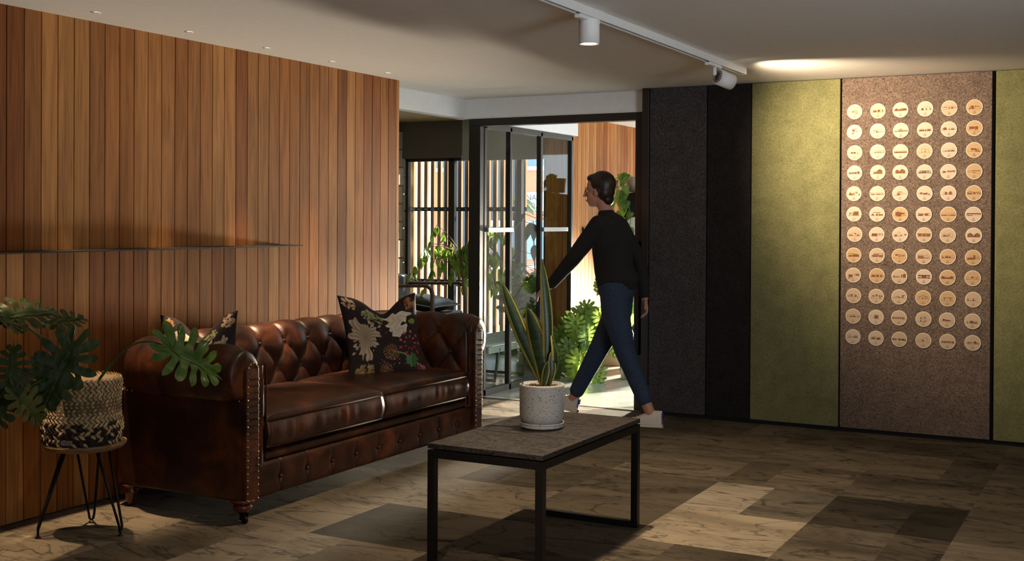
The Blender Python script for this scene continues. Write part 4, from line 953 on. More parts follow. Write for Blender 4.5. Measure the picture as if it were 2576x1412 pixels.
# ------------------------------------------------------------------ engraved plaques
# r fill, d dark fill, o outline, p filled gable, q gable outline, l line, t thick line (hundredths of the radius)
PL = '''low house on falling slope|l -88 -4 -30 -2 20 -20 82 -42;l -80 4 -45 16 20 12 52 -4 60 -20;d -32 -8 -4 7;d 2 34 8 13;r 5 35 -22 -12
shaded bays between tall posts|l -93 -18 93 -16;r -60 -14 -16 8;r -5 26 -16 16;o -85 -62 -16 14;o 30 56 -16 12;d 60 68 -14 6;t 62 -14 62 18
zigzag roofed long shed|l -90 -14 90 -10;p -76 -26 -12 4 20;p -20 36 -12 4 8;p 16 78 -10 8 22;t -76 4 -50 20 -26 4;t -20 4 22 20 50 4 74 24
single pitched house with three windows|l -90 -18 90 -12;l -50 10 18 30 60 16 66 -8;d -46 -22 -16 6;r 6 22 -14 8;r 56 68 -12 8
wide hipped house on gentle slope|l -95 -24 -20 -10 95 -4;l -85 16 -20 26 70 22 95 10;d -62 -26 8 14;r -6 6 -8 12;r 22 50 -6 14;l -95 8 95 12
two storey house with shaded bays|l -90 -24 90 -22;r -48 -10 6 16;d -50 -8 16 20;r -64 -44 -22 0;r -36 -6 -22 6;o 2 70 -22 0;d 30 52 6 12;p 8 22 6 14 24
tower house on rising slope|l -78 -50 -20 -26 85 18;r -28 2 6 32;t -28 32 0 38 34 50;o 2 26 6 34;r -28 -10 -26 -8;d 14 46 8 12;l -30 -26 -30 6
gabled barn with long outline wing|l -88 -22 88 -18;q -78 -28 -20 4 18;d -50 -40 0 12;r -22 -2 -20 4;o -12 84 -18 22;d 4 10 -18 4;r 22 44 -8 -2;r 54 76 -8 -2
low house with raised centre|l -92 -18 92 -14;o -78 -36 -16 14;r -36 30 -14 -2;o -24 20 4 18;d -18 14 6 12;r 30 88 -12 -2;r -70 -50 -16 -6
two gables either side of door|l -90 -14 90 -14;r -70 -14 -12 6;q -72 -12 -12 8 26;r 0 18 -12 6;r 30 70 -12 8;q 26 74 -12 10 26;t -72 -13 72 -13
small dark gable and wider gable|l -90 -12 90 -10;p -66 -28 -10 6 20;t -72 4 -46 22 -26 8;r 0 14 -10 4;r 30 66 -10 6;q 26 70 -10 8 18;o -80 -66 -10 8
open grid frame above slope|l -92 -10 -40 -24 70 -52;r -64 0 -10 22;r 6 42 -16 22;o 6 42 -30 22;l -64 6 42 6;l 18 -20 18 22;l 30 -20 30 22
long flat pavilion with stepped wings|l -94 -8 40 -16 90 -24;r -50 -26 -14 4;r -18 14 -12 2;t -50 6 16 4;d 34 40 -18 2;l -70 -10 -70 4 -50 4
flat roofed house with window row|l -94 -14 94 -14;o -50 88 -12 20;r -34 -20 -12 4;d -30 -24 -10 -4;r -4 12 -12 6;r 24 36 -12 6;o 50 60 -12 12;o 74 84 -12 20
long shed with continuous window band|l -92 -16 92 -16;o -80 80 -14 10;r -80 80 -14 0;l -50 -14 -50 0;l -20 -14 -20 0;l 10 -14 10 0;l 40 -14 40 0;d -56 -40 -14 -4
tall narrow gabled house|l -88 -18 88 -18;q -44 10 -18 34 50;d -36 -28 18 26;d -4 4 18 26;d -36 -28 -16 -4;d 2 12 -16 2;o 10 50 -18 22
shed and gabled house with flue|l -90 -16 90 -16;o -74 10 -14 18;r -50 -34 -14 0;r -20 8 -14 0;r 22 64 -14 2;q 14 72 -14 4 20;l 44 20 44 28
stacked boxes stepping down right|l -92 -8 20 -20 90 -26;r -38 22 2 18;t -46 20 24 16;o -34 10 -18 0;r 14 34 -18 16;r 34 70 -22 -8;d 38 62 6 12
low wings with raised right block|l -90 -14 90 -14;r -76 -44 -12 0;r -40 -12 -12 2;r -6 30 -12 4;r 36 64 -12 14;o 64 86 -12 2;t -76 2 30 8;t 34 16 66 16
barn with tall filled gable|l -86 -18 86 -18;p -8 58 -16 18 40;t -12 16 26 42 62 16;r -50 -10 -16 6;o -58 -50 -16 8;l -58 10 -8 14
two filled gables touching|l -92 -14 92 -14;p -60 -20 -12 14 32;p -10 60 -12 14 40;t -66 12 -38 34 -14 12 24 42 64 14;r -20 -10 -12 6
wide house with stepped plinth|l -90 -18 90 -18;o -84 -46 -14 14;r -70 -40 -14 4;t -60 18 70 16;r -36 26 -10 12;r 32 58 -4 10;r 66 82 -16 0;t -76 -12 60 -12
two long low pavilions|l -92 -14 92 -8;r -70 -34 -12 4;t -72 8 -30 6;r -10 30 -2 6;t -18 8 34 10 30 -8;r 40 84 0 8;t 40 8 86 12
hovering upper storey over slope|l -92 0 -20 -14 50 -26 90 -30;d -30 46 8 14;o -70 -30 -2 14;r 50 70 0 12;r -8 8 -22 -10;l -20 -2 30 -6
twin gabled house with upper windows|l -90 -22 90 -22;q -58 -22 -2 22 38;q 14 52 -2 22 38;r -66 -12 -20 0;r -58 -34 2 14;r 22 44 6 20;r 62 78 -20 -4;d -4 6 -18 12
very long low house|l -94 -18 94 -14;o -90 88 -16 8;r -76 -34 -14 -4;r -14 40 -14 -4;r 46 56 -14 -4;r 66 74 -14 0;t -98 12 -78 10
small three storey box|l -84 -28 0 -22 30 -8 90 -2;r -34 24 14 24;r -34 -2 -22 4;d 4 10 -12 -2;r 20 40 -2 4;o -50 -34 -22 2
cluster of offset boxes|l -92 6 -60 -10 20 -22 85 -34;r -58 -26 -8 8;t -64 8 -22 10;r -18 14 -14 4;p 14 36 -14 4 12;r 44 68 -18 -4;d -10 -2 -12 2
two small filled sheds|l -88 -18 88 -18;r -44 -14 -16 14;o -60 -14 -16 14;q -60 -14 14 14 24;p 10 42 -16 12 26;q 4 50 -16 12 26;d -4 2 -6 0
sprawling hipped homestead|l -92 -16 92 -12;r -78 -20 -14 4;t -80 6 -46 24 -10 8 80 12;r -8 20 -14 4;r 40 50 -14 6;r 62 84 -12 0
single sloping roofed block|l -92 -20 92 -20;r -4 60 -18 34;o -62 60 -18 18;l -62 18 60 38;d -54 -30 0 10;d -16 -6 -16 10;r -62 -56 -18 14
low house with clerestory boxes|l -90 -18 90 -18;o -50 36 -16 24;r -72 -42 -16 4;r -14 12 -16 6;t -52 24 36 20;d -48 -14 22 26;r 30 74 -16 0;d 22 30 -16 4;d 24 36 18 24
tall tilted block with side wing|l -90 -16 -60 -24 90 -14;r -62 4 -14 22;p -62 4 10 22 42;r -46 8 -28 -14;r 10 52 2 22;o 4 60 -12 22;t 8 -26 8 44
butterfly roofed house|l -92 -16 92 -16;r -70 -10 -18 6;t -74 12 -64 20 0 4 60 18;r 10 54 -14 8;o 60 80 -14 14;d -66 -8 -18 -12
long low house in amber wood|l -94 -18 94 -18;o -90 90 -16 12;r -88 -20 -16 -6;r -10 18 -12 -6;r 24 84 -16 -4;d -40 -30 -12 -4
overhanging upper floor on pilotis|l -94 -12 94 -12;r -80 88 2 18;l -80 8 88 8;d -80 -74 -12 18;r -70 -40 -18 -6;r -30 -16 -18 -4;d 84 90 -2 18
small central gable with wings|l -90 -20 90 -20;r -72 -32 -18 -4;q -30 10 -18 18 34;r -6 18 4 18;r 28 58 -18 -4;o -80 -30 -18 8;o 10 70 -18 8
filled block with step down right|l -92 -22 20 -24 50 -16 92 -14;r -66 8 -22 14;l -66 -2 8 -2;d -66 6 10 14;r 26 50 -2 8;r 66 76 -4 8;o 14 84 -6 14
chapel like gable among cottages|l -90 -30 90 -6;q -78 -30 -22 4 22;r -70 -40 -22 0;q -34 8 -22 26 44;d -12 -6 16 28;r 10 24 -20 0;r 56 78 -6 10;l -20 -16 10 -16
long pavilion with thin posts|l -92 -22 92 -22;r -76 -30 -18 12;r -24 28 -18 10;r 30 76 -18 10;t -90 14 24 20 88 10;l -36 -20 -36 14
open gable beside outline gable|l -90 -18 90 -18;q -70 -8 -18 16 36;r -58 -16 -14 8;q 0 58 -14 16 36;r 8 28 0 14;d -8 4 -14 -2
two dark gables with low link|l -92 -22 92 -22;p -74 -12 -20 10 30;t -78 8 -44 32 -8 8;p 12 74 -20 8 28;t 8 6 42 30 78 6;r -10 10 -20 0;d 14 22 -20 4
low long block with sloped parapet|l -90 -22 90 -22;r -66 -14 -20 0;t -68 14 -30 20 70 4;r -12 66 -20 8;d -64 -58 -18 0;d 56 64 -18 -4
stacked house with wide upper deck|l -90 -30 -40 -18 90 -30;r -44 24 10 24;o 24 78 6 26;r -62 16 -16 0;r 24 78 -18 -4;d 70 78 10 22;t -66 2 78 -2
hillside house above dished ground|l -92 -14 -60 -30 50 -30 80 -18 92 -22;r -54 -14 6 26;r -6 16 14 26;r 20 46 -2 12;r 50 64 0 22;r -10 10 -10 4
block beside arcaded gable|l -90 -24 90 -24;o -74 -2 -22 30;r -70 -4 -22 -6;r -72 -6 -2 14;q 0 76 -22 2 28;r -8 4 -20 -6;r 12 20 -20 -6;r 28 36 -20 -6;o 46 62 -20 0;d 34 42 20 26
low house with pointed centre roof|l -90 -32 -40 -16 90 -16;o -76 88 -14 12;r -74 -50 -14 0;r -36 -18 -14 2;p -16 6 -14 4 12;d 16 34 -14 2
square block on lower plinth|l -90 -28 90 -14;r -68 4 -26 -4;o -70 14 -26 0;r 4 26 -22 30;o -34 60 2 24;t 8 28 8 36;o 30 86 -12 2
tilted box on left slope|l -70 -52 -10 -34 -8 0;r -56 -12 -30 8;t -58 12 -58 -40 -72 -54;l -8 -4 80 -6;r 30 80 -4 14;l -8 10 80 26
three bays linked by circles|l -86 -18 86 -18;r -64 -24 -12 10;r -10 26 -12 12;r 44 66 -12 10;o -68 70 -16 18;d 74 96 -2 2;l -90 -14 70 -14
cottages rising to tall right gable|l -90 -14 90 -14;r -76 -52 -12 4;q -80 -46 -12 8 20;r -40 -20 -12 2;r -12 0 -12 2;r 22 38 -10 20;p 48 82 -12 18 34;t 44 18 64 36 86 18
symmetric two storey terrace|l -90 -20 90 -20;r -70 -36 -18 -4;r -70 -36 6 22;r -30 34 -18 20;d -26 -14 0 14;d 20 32 4 16;r 40 76 -18 -4;r 40 76 6 20;t -74 24 76 22
wide shallow U shaped barn|l -92 -16 92 -16;p -72 -40 -14 10 18;r -44 40 -14 -2;p 34 66 -14 8 18;o -80 80 -14 14;t -72 12 -30 -2 30 -2 66 12
three overlapping roofs in outline|l -92 -14 92 -18;q -80 -40 -12 4 18;p -20 10 0 10 22;l 10 20 50 4 40 -12;q 30 66 -14 2 14;d -24 -14 4 10;d 50 60 6 12
dark windowed block with leaning roof|l -92 -6 50 -20 80 -28;r -74 -44 -10 0;d -60 -40 10 16;r -34 -14 -10 20;o -12 30 -14 14;r 16 30 -12 4;t 30 12 56 -18;d 22 34 4 14
boxes raised on stilts|l -90 -24 90 -30;r -50 -24 -4 14;r -8 16 0 26;r 32 54 -4 14;r 60 82 -4 10;l -60 -24 -60 -6;l -36 -24 -36 -6;l -10 -24 -10 -2;l 20 -24 20 -4;r 44 56 -26 -6
thin roofed house with chimney block|l -90 -14 90 -14;r -40 -8 4 8;o -60 -14 -12 2;r -12 10 -14 2;r 40 56 -10 22;t 36 20 72 22;d 24 34 -10 0
open gable with wide eaves|l -90 -14 90 -14;t -58 8 -2 32 62 10;l -50 -12 -50 10;d -14 -4 -14 4;r 22 32 -12 8;l 36 10 66 -10;l 12 14 12 -12
small pavilion on four posts|l -92 -4 -60 -22 60 -24 90 -30;t -50 14 34 12;d -52 -34 8 14;d 24 52 6 12;r -44 -36 -22 8;r 28 36 -22 8;l 52 6 52 -22
flat roofed box with central door|l -86 -16 30 -16 60 -32 88 -32;o -72 34 -14 14;d -4 10 -14 6;r -72 -50 -4 6;l -20 18 -20 14;l -72 -18 30 -18
low arched roof with dark bays|l -92 -10 92 -12;l -90 4 -40 16 0 22 60 10 92 2;r -44 -8 -8 4;d 2 30 -8 4;t -6 14 8 10;d 62 70 -10 0;d 82 88 -10 4
single square on stepped slope|l -94 14 -50 6 -40 -4 -22 -6;l 22 -22 60 -46 86 -46;o -28 34 -22 34;r -20 26 -18 26
low row with dark patches|l -94 -12 94 -20;r -86 -64 -10 2;r -56 -28 -8 4;d -16 -4 -12 2;d 10 24 -10 6;r 36 72 -12 0;t -86 4 70 2;o -30 60 2 14
two tall dark slots in tower|l -90 -34 30 -38 46 -14 90 -4;d -40 -30 0 24;d -40 -30 -38 -14;d 12 22 0 26;d 12 22 -38 -12;o -24 34 -38 32;l 0 32 0 38;l -12 -36 -12 30
dark stepped block above slope|l -92 -8 -40 -18 30 -26 88 -40;r -54 -26 -10 10;r -22 34 -14 4;t -54 14 -24 6 50 -6;d -50 -20 2 10;d 60 66 -14 -6
stepped dark blocks on flat ground|l -90 -26 70 -28 88 -36;o -70 -60 -24 0;d -62 -56 -26 -4;r -36 2 -24 6;d -8 6 -26 0;r 14 54 -26 -8;o 10 60 -26 4
gable with flue and wide roof|l -90 -12 90 -12;q -50 -10 -12 12 26;d -44 -34 -8 6;r 14 56 -12 4;t -10 -2 10 4 34 20 62 4;o -66 -44 -10 30;d -32 -26 26 34
two sloping roofed wedges|l -88 -14 60 -16 90 -10;r -60 -10 -10 6;t -62 10 -12 20 -10 8;r 6 52 -18 4;t 8 6 52 14 52 -18;o -36 -14 -12 4
dark ragged row of houses|l -90 -12 90 -22;d -88 -70 -12 2;r -60 -40 -12 0;d -4 20 -12 4;q -6 40 -12 6 18;d 34 62 -14 6;d 70 88 -18 -4;t -88 6 80 0
outline gable house with chimney|l -90 -18 90 -20;q -24 52 -18 12 44;o -64 -24 -18 12;d -14 4 -10 10;l 44 28 44 46 38 46 38 30;l -4 -10 -4 10
row of small bays with dark lattice|l -92 -18 92 -24;r -66 -50 -16 0;r -40 -16 -16 -2;d -10 4 -12 -2;r 10 36 -16 2;r 50 82 -18 0;t -70 2 84 0
single storey house with chain of arches|l -90 -8 -50 -20 90 -12;r -62 -48 -12 6;o -48 -36 -14 0;r -28 -16 -12 0;p 16 44 -10 4 18;t 10 4 30 20 50 2;d 52 70 -10 -2;t -64 8 10 4'''.split('\n')
def plaques():
    X = [2.883, 3.035, 3.182, 3.335, 3.485, 3.640]; Z = [2.169, 2.032, 1.893, 1.755, 1.615, 1.4765, 1.340, 1.199, 1.0655, .9265, .787, .6465]
    def wood(nm, c):
        m, nt, b = nmat(nm); f = noise(nt, coords(nt, (9, 9, 60)), 1.5, 4, .6, 1.2)
        link(nt, ramp(nt, f, [(.3, tuple(x * .86 for x in c)), (.7, c)]), b.inputs['Base Color']); b.inputs['Roughness'].default_value = .6; return m
    pale, mid, amb = wood('plywood_pale', (.62, .50, .39)), wood('plywood_mid', (.57, .43, .30)), wood('plywood_amber', (.56, .37, .20))
    rim = plain('plywood_rim', (.86, .74, .56), .6); burn = plain('engraving_brown', (.22, .085, .024), .8, var=.15, scale=300); dark = plain('engraving_dark', (.055, .018, .007), .8)
    amber = {5, 11, 17, 23, 29, 34, 32, 42, 44, 49, 52, 53, 57, 58, 46, 47}
    midw = {0, 1, 4, 12, 15, 36, 39, 40, 43, 45, 48, 50, 54, 55, 56, 59, 60, 62, 63, 64, 65, 68, 69, 70, 71}
    rown = ['top', 'second', 'third', 'fourth', 'fifth', 'sixth', 'seventh', 'eighth', 'ninth', 'tenth', 'eleventh', 'bottom']; coln = ['first', 'second', 'third', 'fourth', 'fifth', 'last']
    rr = random.Random(4)
    for i, line in enumerate(PL):
        desc, ops = line.split('|'); r_, c_ = divmod(i, 6); rad = .0500
        x, z = X[c_] + (rr.random() - .5) * .004, Z[r_] + (rr.random() - .5) * .003
        if i == 36: x += .007
        y0 = D - .022; y1 = y0 - .0045; mb = MB(); n = 56
        yf = y1 - .00012
        def ringp(rd, y): return [(x + rd * math.cos(2 * PI * k / n), y, z + rd * math.sin(2 * PI * k / n)) for k in range(n)]
        vs = ringp(rad, y0) + ringp(rad, y1) + ringp(rad * .93, y1); 
        mb.add(vs, [(k, (k + 1) % n, n + (k + 1) % n, n + k) for k in range(n)] + [(n + k, n + (k + 1) % n, 2 * n + (k + 1) % n, 2 * n + k) for k in range(n)], 1)
        mb.add(ringp(rad * .93, y1), [tuple(range(n))], 0)
        lvl = [0]
        def poly(pts, mi):
            lvl[0] += 1; y = yf - lvl[0] * .000012
            mb.add([(x + a * rad / 100, y, z + b * rad / 100) for a, b in pts], [tuple(range(len(pts)))], mi)
        def line_(p, w, mi=2):
            for a, b in zip(p, p[1:]):
                d = V((b[0] - a[0], b[1] - a[1])); 
                if d.length < .01: continue
                q = V((-d.y, d.x)).normalized() * w; e = d.normalized() * w * .5
                poly([(a[0] + q.x - e.x, a[1] + q.y - e.y), (b[0] + q.x + e.x, b[1] + q.y + e.y), (b[0] - q.x + e.x, b[1] - q.y + e.y), (a[0] - q.x - e.x, a[1] - q.y - e.y)], mi)
        for op in ops.split(';'):
            k, *a = op.split(); a = [float(q) for q in a]
            if k in 'rd': poly([(a[0], a[2]), (a[1], a[2]), (a[1], a[3]), (a[0], a[3])], 2 if k == 'r' else 3)
            if k == 'r':   # darker battens over the filled bays
                q = a[0] + 4
                while q < a[1] - 2: line_([(q, a[2]), (q, a[3])], .5, 3); q += 7
            if k == 'o': line_([(a[0], a[2]), (a[1], a[2]), (a[1], a[3]), (a[0], a[3]), (a[0], a[2])], 1.3)
            if k in 'pq':
                pts = [(a[0], a[2]), (a[1], a[2]), (a[1], a[3]), ((a[0] + a[1]) / 2, a[4]), (a[0], a[3])]
                if k == 'p': poly(pts, 2)
                line_(pts + [pts[0]], 1.0, 3 if k == 'p' else 2)
            if k in 'lt': line_(list(zip(a[::2], a[1::2])), 1.4 if k == 'l' else 2.6, 2 if k == 'l' else 3)
        # small triangle emblem
        for a, b, s in ((0, -50, 8), (-7, -64, 8), (7, -64, 8), (-14, -78, 6), (14, -78, 6), (0, -78, 6)):
            line_([(a - s * .8, b - s), (a, b + s), (a + s * .8, b - s)], .9)
        line_([(-20, -84), (0, -42), (20, -84)], .7)
        o = mb.build('engraved_plaque', [amb if i in amber else mid if i in midw else pale, rim, burn, dark])
        tag(o, '%s, engraved on round plaque, %s plaque in %s row' % (desc, coln[c_], rown[r_]), 'plaque', 'round engraved plaques on the taupe felt panel')
plaques()

# ------------------------------------------------------------------ person walking past the doorway
def capsules(name, chains, balls, mats, parent, vox, extra=None, smooth=6):
    mb = MB()
    for pts, rs in chains:
        P = [V(p) for p in pts]; mb.tube(P, rs, 14, 0)
        for p, r in ((P[0], rs[0]), (P[-1], rs[-1])): mb.ball(p, r, 12, 8)
        for p, r in zip(P[1:-1], rs[1:-1]): mb.ball(p, r, 12, 8)
    for c, r, sc, rot in balls:
        Mx = Matrix.Translation(c) @ rot.to_matrix().to_4x4() if rot else Matrix.Translation(c)
        mb.grid(lambda u, v: Mx @ V((r * sc[0] * math.sin(v * PI) * math.cos(u * 2 * PI), r * sc[1] * math.sin(v * PI) * math.sin(u * 2 * PI), -r * sc[2] * math.cos(v * PI))), 18, 12, 0, (1, 1, 1), True, None, True)
    o = mb.build(name, mats, parent)
    md = o.modifiers.new('remesh', 'REMESH'); md.mode = 'VOXEL'; md.voxel_size = vox; md.use_smooth_shade = True
    sm = o.modifiers.new('smooth', 'SMOOTH'); sm.factor = .5; sm.iterations = smooth
    return o
def person():
    from mathutils import Euler
    t = thing('person', 'person in black jumper, blue jeans and white sneakers striding past doorway', 'person', (1.25, 7.68, 0))
    YL, YR = 7.585, 7.765   # camera side (left) and far side (right)
    head = V((1.185, 7.67, 1.635)); neck = V((1.235, 7.675, 1.50)); chest = V((1.275, 7.675, 1.30)); waist = V((1.300, 7.675, 1.08)); pelv = V((1.325, 7.675, .95))
    lh, rh = V((1.335, 7.60, .92)), V((1.315, 7.75, .92))
    lk, la = V((1.430, 7.585, .505)), V((1.610, 7.575, .125)); rk, ra = V((1.150, 7.765, .500)), V((.935, 7.775, .115))
    lsh, rsh = V((1.250, 7.52, 1.395)), V((1.275, 7.83, 1.385))
    le, lw = V((1.075, 7.475, 1.155)), V((.880, 7.50, .955)); re, rw = V((1.425, 7.86, 1.125)), V((1.475, 7.83, .875))
    ch = [([pelv, waist, chest], [.125, .112, .125]), ([chest, neck, head + V((.02, 0, -.06))], [.10, .050, .050]),
          ([chest + V((0, -.06, .06)), lsh], [.07, .052]), ([chest + V((0, .06, .06)), rsh], [.07, .052]),
          ([lsh, le, lw], [.050, .038, .026]), ([rsh, re, rw], [.050, .038, .026]),
          ([lh, lk, la], [.085, .055, .036]), ([rh, rk, ra], [.085, .055, .036]),
          ([la, la + V((.03, 0, -.06))], [.036, .032]), ([ra, ra + V((-.02, 0, -.045))], [.036, .032])]
    # hands: palm, four bent fingers, thumb
    def hand(w, dirv, palmn, curl):
        d = V(dirv).normalized(); pn = V(palmn).normalized(); s = d.cross(pn).normalized()
        c = []
        for k, (off, L) in enumerate(((-.028, .062), (-.010, .074), (.010, .070), (.027, .054))):
            a = w + d * .085 + s * off; p1 = a + d * L * .42 + pn * L * .10 * curl; p2 = p1 + (d * .8 + pn * curl * .7).normalized() * L * .34; p3 = p2 + (d * .4 + pn * curl).normalized() * L * .28
            c.append(([w + d * .02 + s * off * .6, a], [.014, .0105])); c.append(([a, p1, p2, p3], [.0098, .0088, .0080, .0072]))
        b = w + d * .028 - s * .026; c.append(([b, b - s * .022 + d * .028 + pn * .008, b - s * .026 + d * .056 + pn * .018], [.0125, .0105, .0085]))
        return c
    ch += hand(lw, (-.62, -.05, -.42), (.25, .35, -.6), .8) + hand(rw, (.18, -.05, -.95), (-.55, -.3, 0), 1.2)
    tilt = Euler((0, math.radians(-8), 0))
    balls = [(head + V((.010, 0, .030)), .1, (1.0, .78, 1.02), tilt), (head + V((-.030, 0, -.035)), .1, (.62, .60, .80), tilt), (head + V((-.048, 0, -.088)), .1, (.34, .36, .26), tilt),
             (head + V((-.105, 0, -.020)), .012, (1.2, .8, 1.9), None), (head + V((-.116, 0, -.034)), .011, (1.1, 1.1, .8), None),
             (head + V((-.088, 0, -.066)), .012, (.8, 1.9, .55), None), (head + V((-.086, 0, -.076)), .012, (.7, 1.6, .5), None), (head + V((-.090, 0, .018)), .02, (.5, 2.4, .5), None),
             (head + V((.012, -.078, -.010)), .018, (1.1, .45, 1.7), None), (head + V((.012, .078, -.010)), .018, (1.1, .45, 1.7), None)]
    balls.append((chest, .14, (.78, 1.18, 1.2), None)); balls.append((pelv, .14, (.82, 1.12, .9), None))
    body = capsules('body', ch, balls, M['skin'], t, .0045, None, 3)
    # face details
    eye = MB(); 
    for s in (-1, 1): eye.ball(head + V((-.0915, s * .032, .002)), .010, 12, 8, 0, (1, 1, 1), (.7, 1.1, .7))
    eye.build('eyes', plain('eye', (.05, .04, .035), .2), t)
    lp = MB(); lp.ball(head + V((-.099, 0, -.066)), .006, 10, 6, 0, (1, 1, 1), (.7, 3.0, .8)); lp.build('lips', plain('lips', (.40, .12, .10), .5), t)
    hb = [(head + V((.026, 0, .046)), .1, (1.02, .86, 1.00), None), (head + V((.055, 0, -.005)), .1, (.62, .80, .80), None), (head + V((-.035, 0, .090)), .05, (1.1, 1.3, .7), None), (head + V((.02, -.062, .0)), .04, (.8, .6, 1.0), None), (head + V((.02, .062, .0)), .04, (.8, .6, 1.0), None),
          (head + V((.075, 0, -.06)), .05, (.7, 1.1, .9), None)]
    capsules('hair', [], hb, M['hair'], t, .006, None, 3)
    up = lambda a, k: V(a)
    sw = [([pelv + V((0, 0, .05)), waist, chest + V((0, 0, .02))], [.150, .140, .145]), ([chest + V((0, -.05, .06)), lsh], [.09, .068]), ([chest + V((0, .05, .06)), rsh], [.09, .068]),
          ([lsh, le, lw.lerp(le, .10)], [.068, .056, .040]), ([rsh, re, rw.lerp(re, .10)], [.068, .056, .040]), ([chest + V((-.01, 0, .08)), neck + V((.005, 0, -.035))], [.085, .062])]
    sb = [(chest, .155, (.86, 1.22, 1.2), None), (pelv + V((0, 0, .06)), .155, (.92, 1.12, .72), None)]
    capsules('jumper', sw, sb, M['knit'], t, .007, None, 5)
    jn = [([lh + V((0, 0, .03)), lh + V((.01, 0, -.14)), lk, la + (lk - la) * .18], [.104, .100, .072, .056]), ([rh + V((0, 0, .03)), rh + V((-.01, 0, -.14)), rk, ra + (rk - ra) * .18], [.104, .100, .072, .056])]
    capsules('jeans', jn, [(pelv + V((0, 0, -.01)), .15, (.88, 1.10, .72), None)], M['denim'], t, .007, None, 4)
    def shoe(an, dirv, pitch, nm):
        d = V(dirv).normalized(); q = Matrix.Rotation(math.atan2(d.y, d.x), 4, 'Z') @ Matrix.Rotation(-pitch, 4, 'Y'); Mx = Matrix.Translation(an) @ q
        # outline of the sole: heel at x=-.06 to toe at x=.205
        def hw(u): return (.030 + .020 * math.sin(min(1, u * 1.15) * PI * .62) + .006 * math.sin(u * PI)) * (1 if u < .86 else max(.05, 1 - ((u - .86) / .14) ** 2.2) ** .5) * (1 if u > .06 else .55 + .45 * (u / .06) ** .5)
        sl = MB(); sl.grid(lambda u, v: Mx @ V((-.062 + .272 * u, hw(u) * 1.06 * math.cos(v * 2 * PI), .013 + .013 * (math.copysign(abs(math.sin(v * 2 * PI)) ** .35, math.sin(v * 2 * PI))))), 30, 20)
        def top(u): return .118 if u < .24 else .118 - (.118 - .062) * ((u - .24) / .50) ** 1.1 if u < .74 else .062 - .026 * ((u - .74) / .26) ** 2
        uppr = MB(); uppr.grid(lambda u, v: Mx @ V((-.060 + .268 * u + (.006 if u < .01 else 0), hw(u) * (.98 if u > .2 else .9) * math.cos(v * PI) * (1 - .25 * (math.sin(v * PI) ** 3 if u < .5 else 0)), .024 + (top(u) - .024) * math.sin(v * PI) ** .75)), 34, 16)
        u_ = uppr.build('sneaker', M['sneaker'], t); s_ = sl.build('sole', M['sole'], u_)
        lc = MB()
        for k in range(5): xx = .035 + k * .022; zz = top((xx + .06) / .268) + .002; lc.tube([Mx @ V((xx, -.024, zz - .006)), Mx @ V((xx + .004, 0, zz)), Mx @ V((xx, .024, zz - .006))], .003, 6)
        lc.build('laces', M['cream'], u_)
        tb = MB().obox(Mx @ Matrix.Translation((-.058, 0, .085)), .012, .028, .040); tb.build('heel_tab', M['bluetab'], u_, bevel=.004)
    shoe(V((1.655, 7.575, .001)), (-1, -.06, 0), 0, 'left'); shoe(V((.915, 7.775, .030)), (-1, .05, 0), .22, 'right')
person()

# ------------------------------------------------------------------ entrance plants and furniture
def simple_pot(parent, name, c, r, h, mat, r0=None, wall=.02):
    r0 = r0 or r * .85
    MB().lathe([(0, 0), (r0, 0), (r0 + .004, .006), (r, h - .01), (r, h), (r - wall, h), (r - wall - .004, h - .05), (0, h - .05)], c, 40).build(name, mat, parent)
    MB().lathe([(0, h - .05), (r - wall - .002, h - .05), (r - wall - .002, h - .035), (0, h - .03)], c, 24).build('potting_soil', M['dirt'], parent)
def rnd_dir(up=0): a = R.random() * 2 * PI; return V((math.cos(a), math.sin(a), up))
def ficus():
    c = V((-1.42, 10.2, 0)); t = thing('ficus_tree', 'small weeping fig tree in a concrete pot before batten window', 'tree', c)
    simple_pot(t, 'pot', c, .25, .45, M['conc_pot'], .20)
    tr = MB(); base = c + V((.0, 0, .41)); p1 = c + V((-.02, 0, .80)); p2 = c + V((-.05, .02, 1.08)); tr.tube([base, c + V((.01, 0, .6)), p1, p2], [.018, .016, .014, .010], 8)
    tips = []
    rr = random.Random(11)
    for k in range(26):
        s = p1.lerp(p2, rr.random()) if k > 6 else p2; a = rr.random() * 2 * PI; L = .17 + .25 * rr.random()
        e = s + V((math.cos(a) * L * 1.15, math.sin(a) * L * .8, .05 + .26 * rr.random())); e.z = min(e.z, 1.42)
        f = e + V((math.cos(a) * .14, math.sin(a) * .10, -.16 - .20 * rr.random()))
        tr.tube([s, s.lerp(e, .5) + V((0, 0, .04)), e, f], [.006, .004, .003, .0015], 5); tips.append((s, e, f))
    tr.build('trunk', M['bark'], t)
    lf = MB()
    for s, e, f in tips:
        for j in range(11):
            u = .2 + .8 * rr.random(); p = s.lerp(e, u * 1.6) if u < .62 else e.lerp(f, (u - .62) / .38)
            ax = V((rr.random() - .5, rr.random() - .5, -.9 - .5 * rr.random())); nr = rnd_dir(.2)
            add_leaf(lf, 'oval', p + V(((rr.random() - .5) * .05, (rr.random() - .5) * .05, 0)), ax, nr, .085 + .035 * rr.random(), .3, .2, .01, 0, .8, 0, j)
    lf.build('foliage', M['ficus'], t)
ficus()
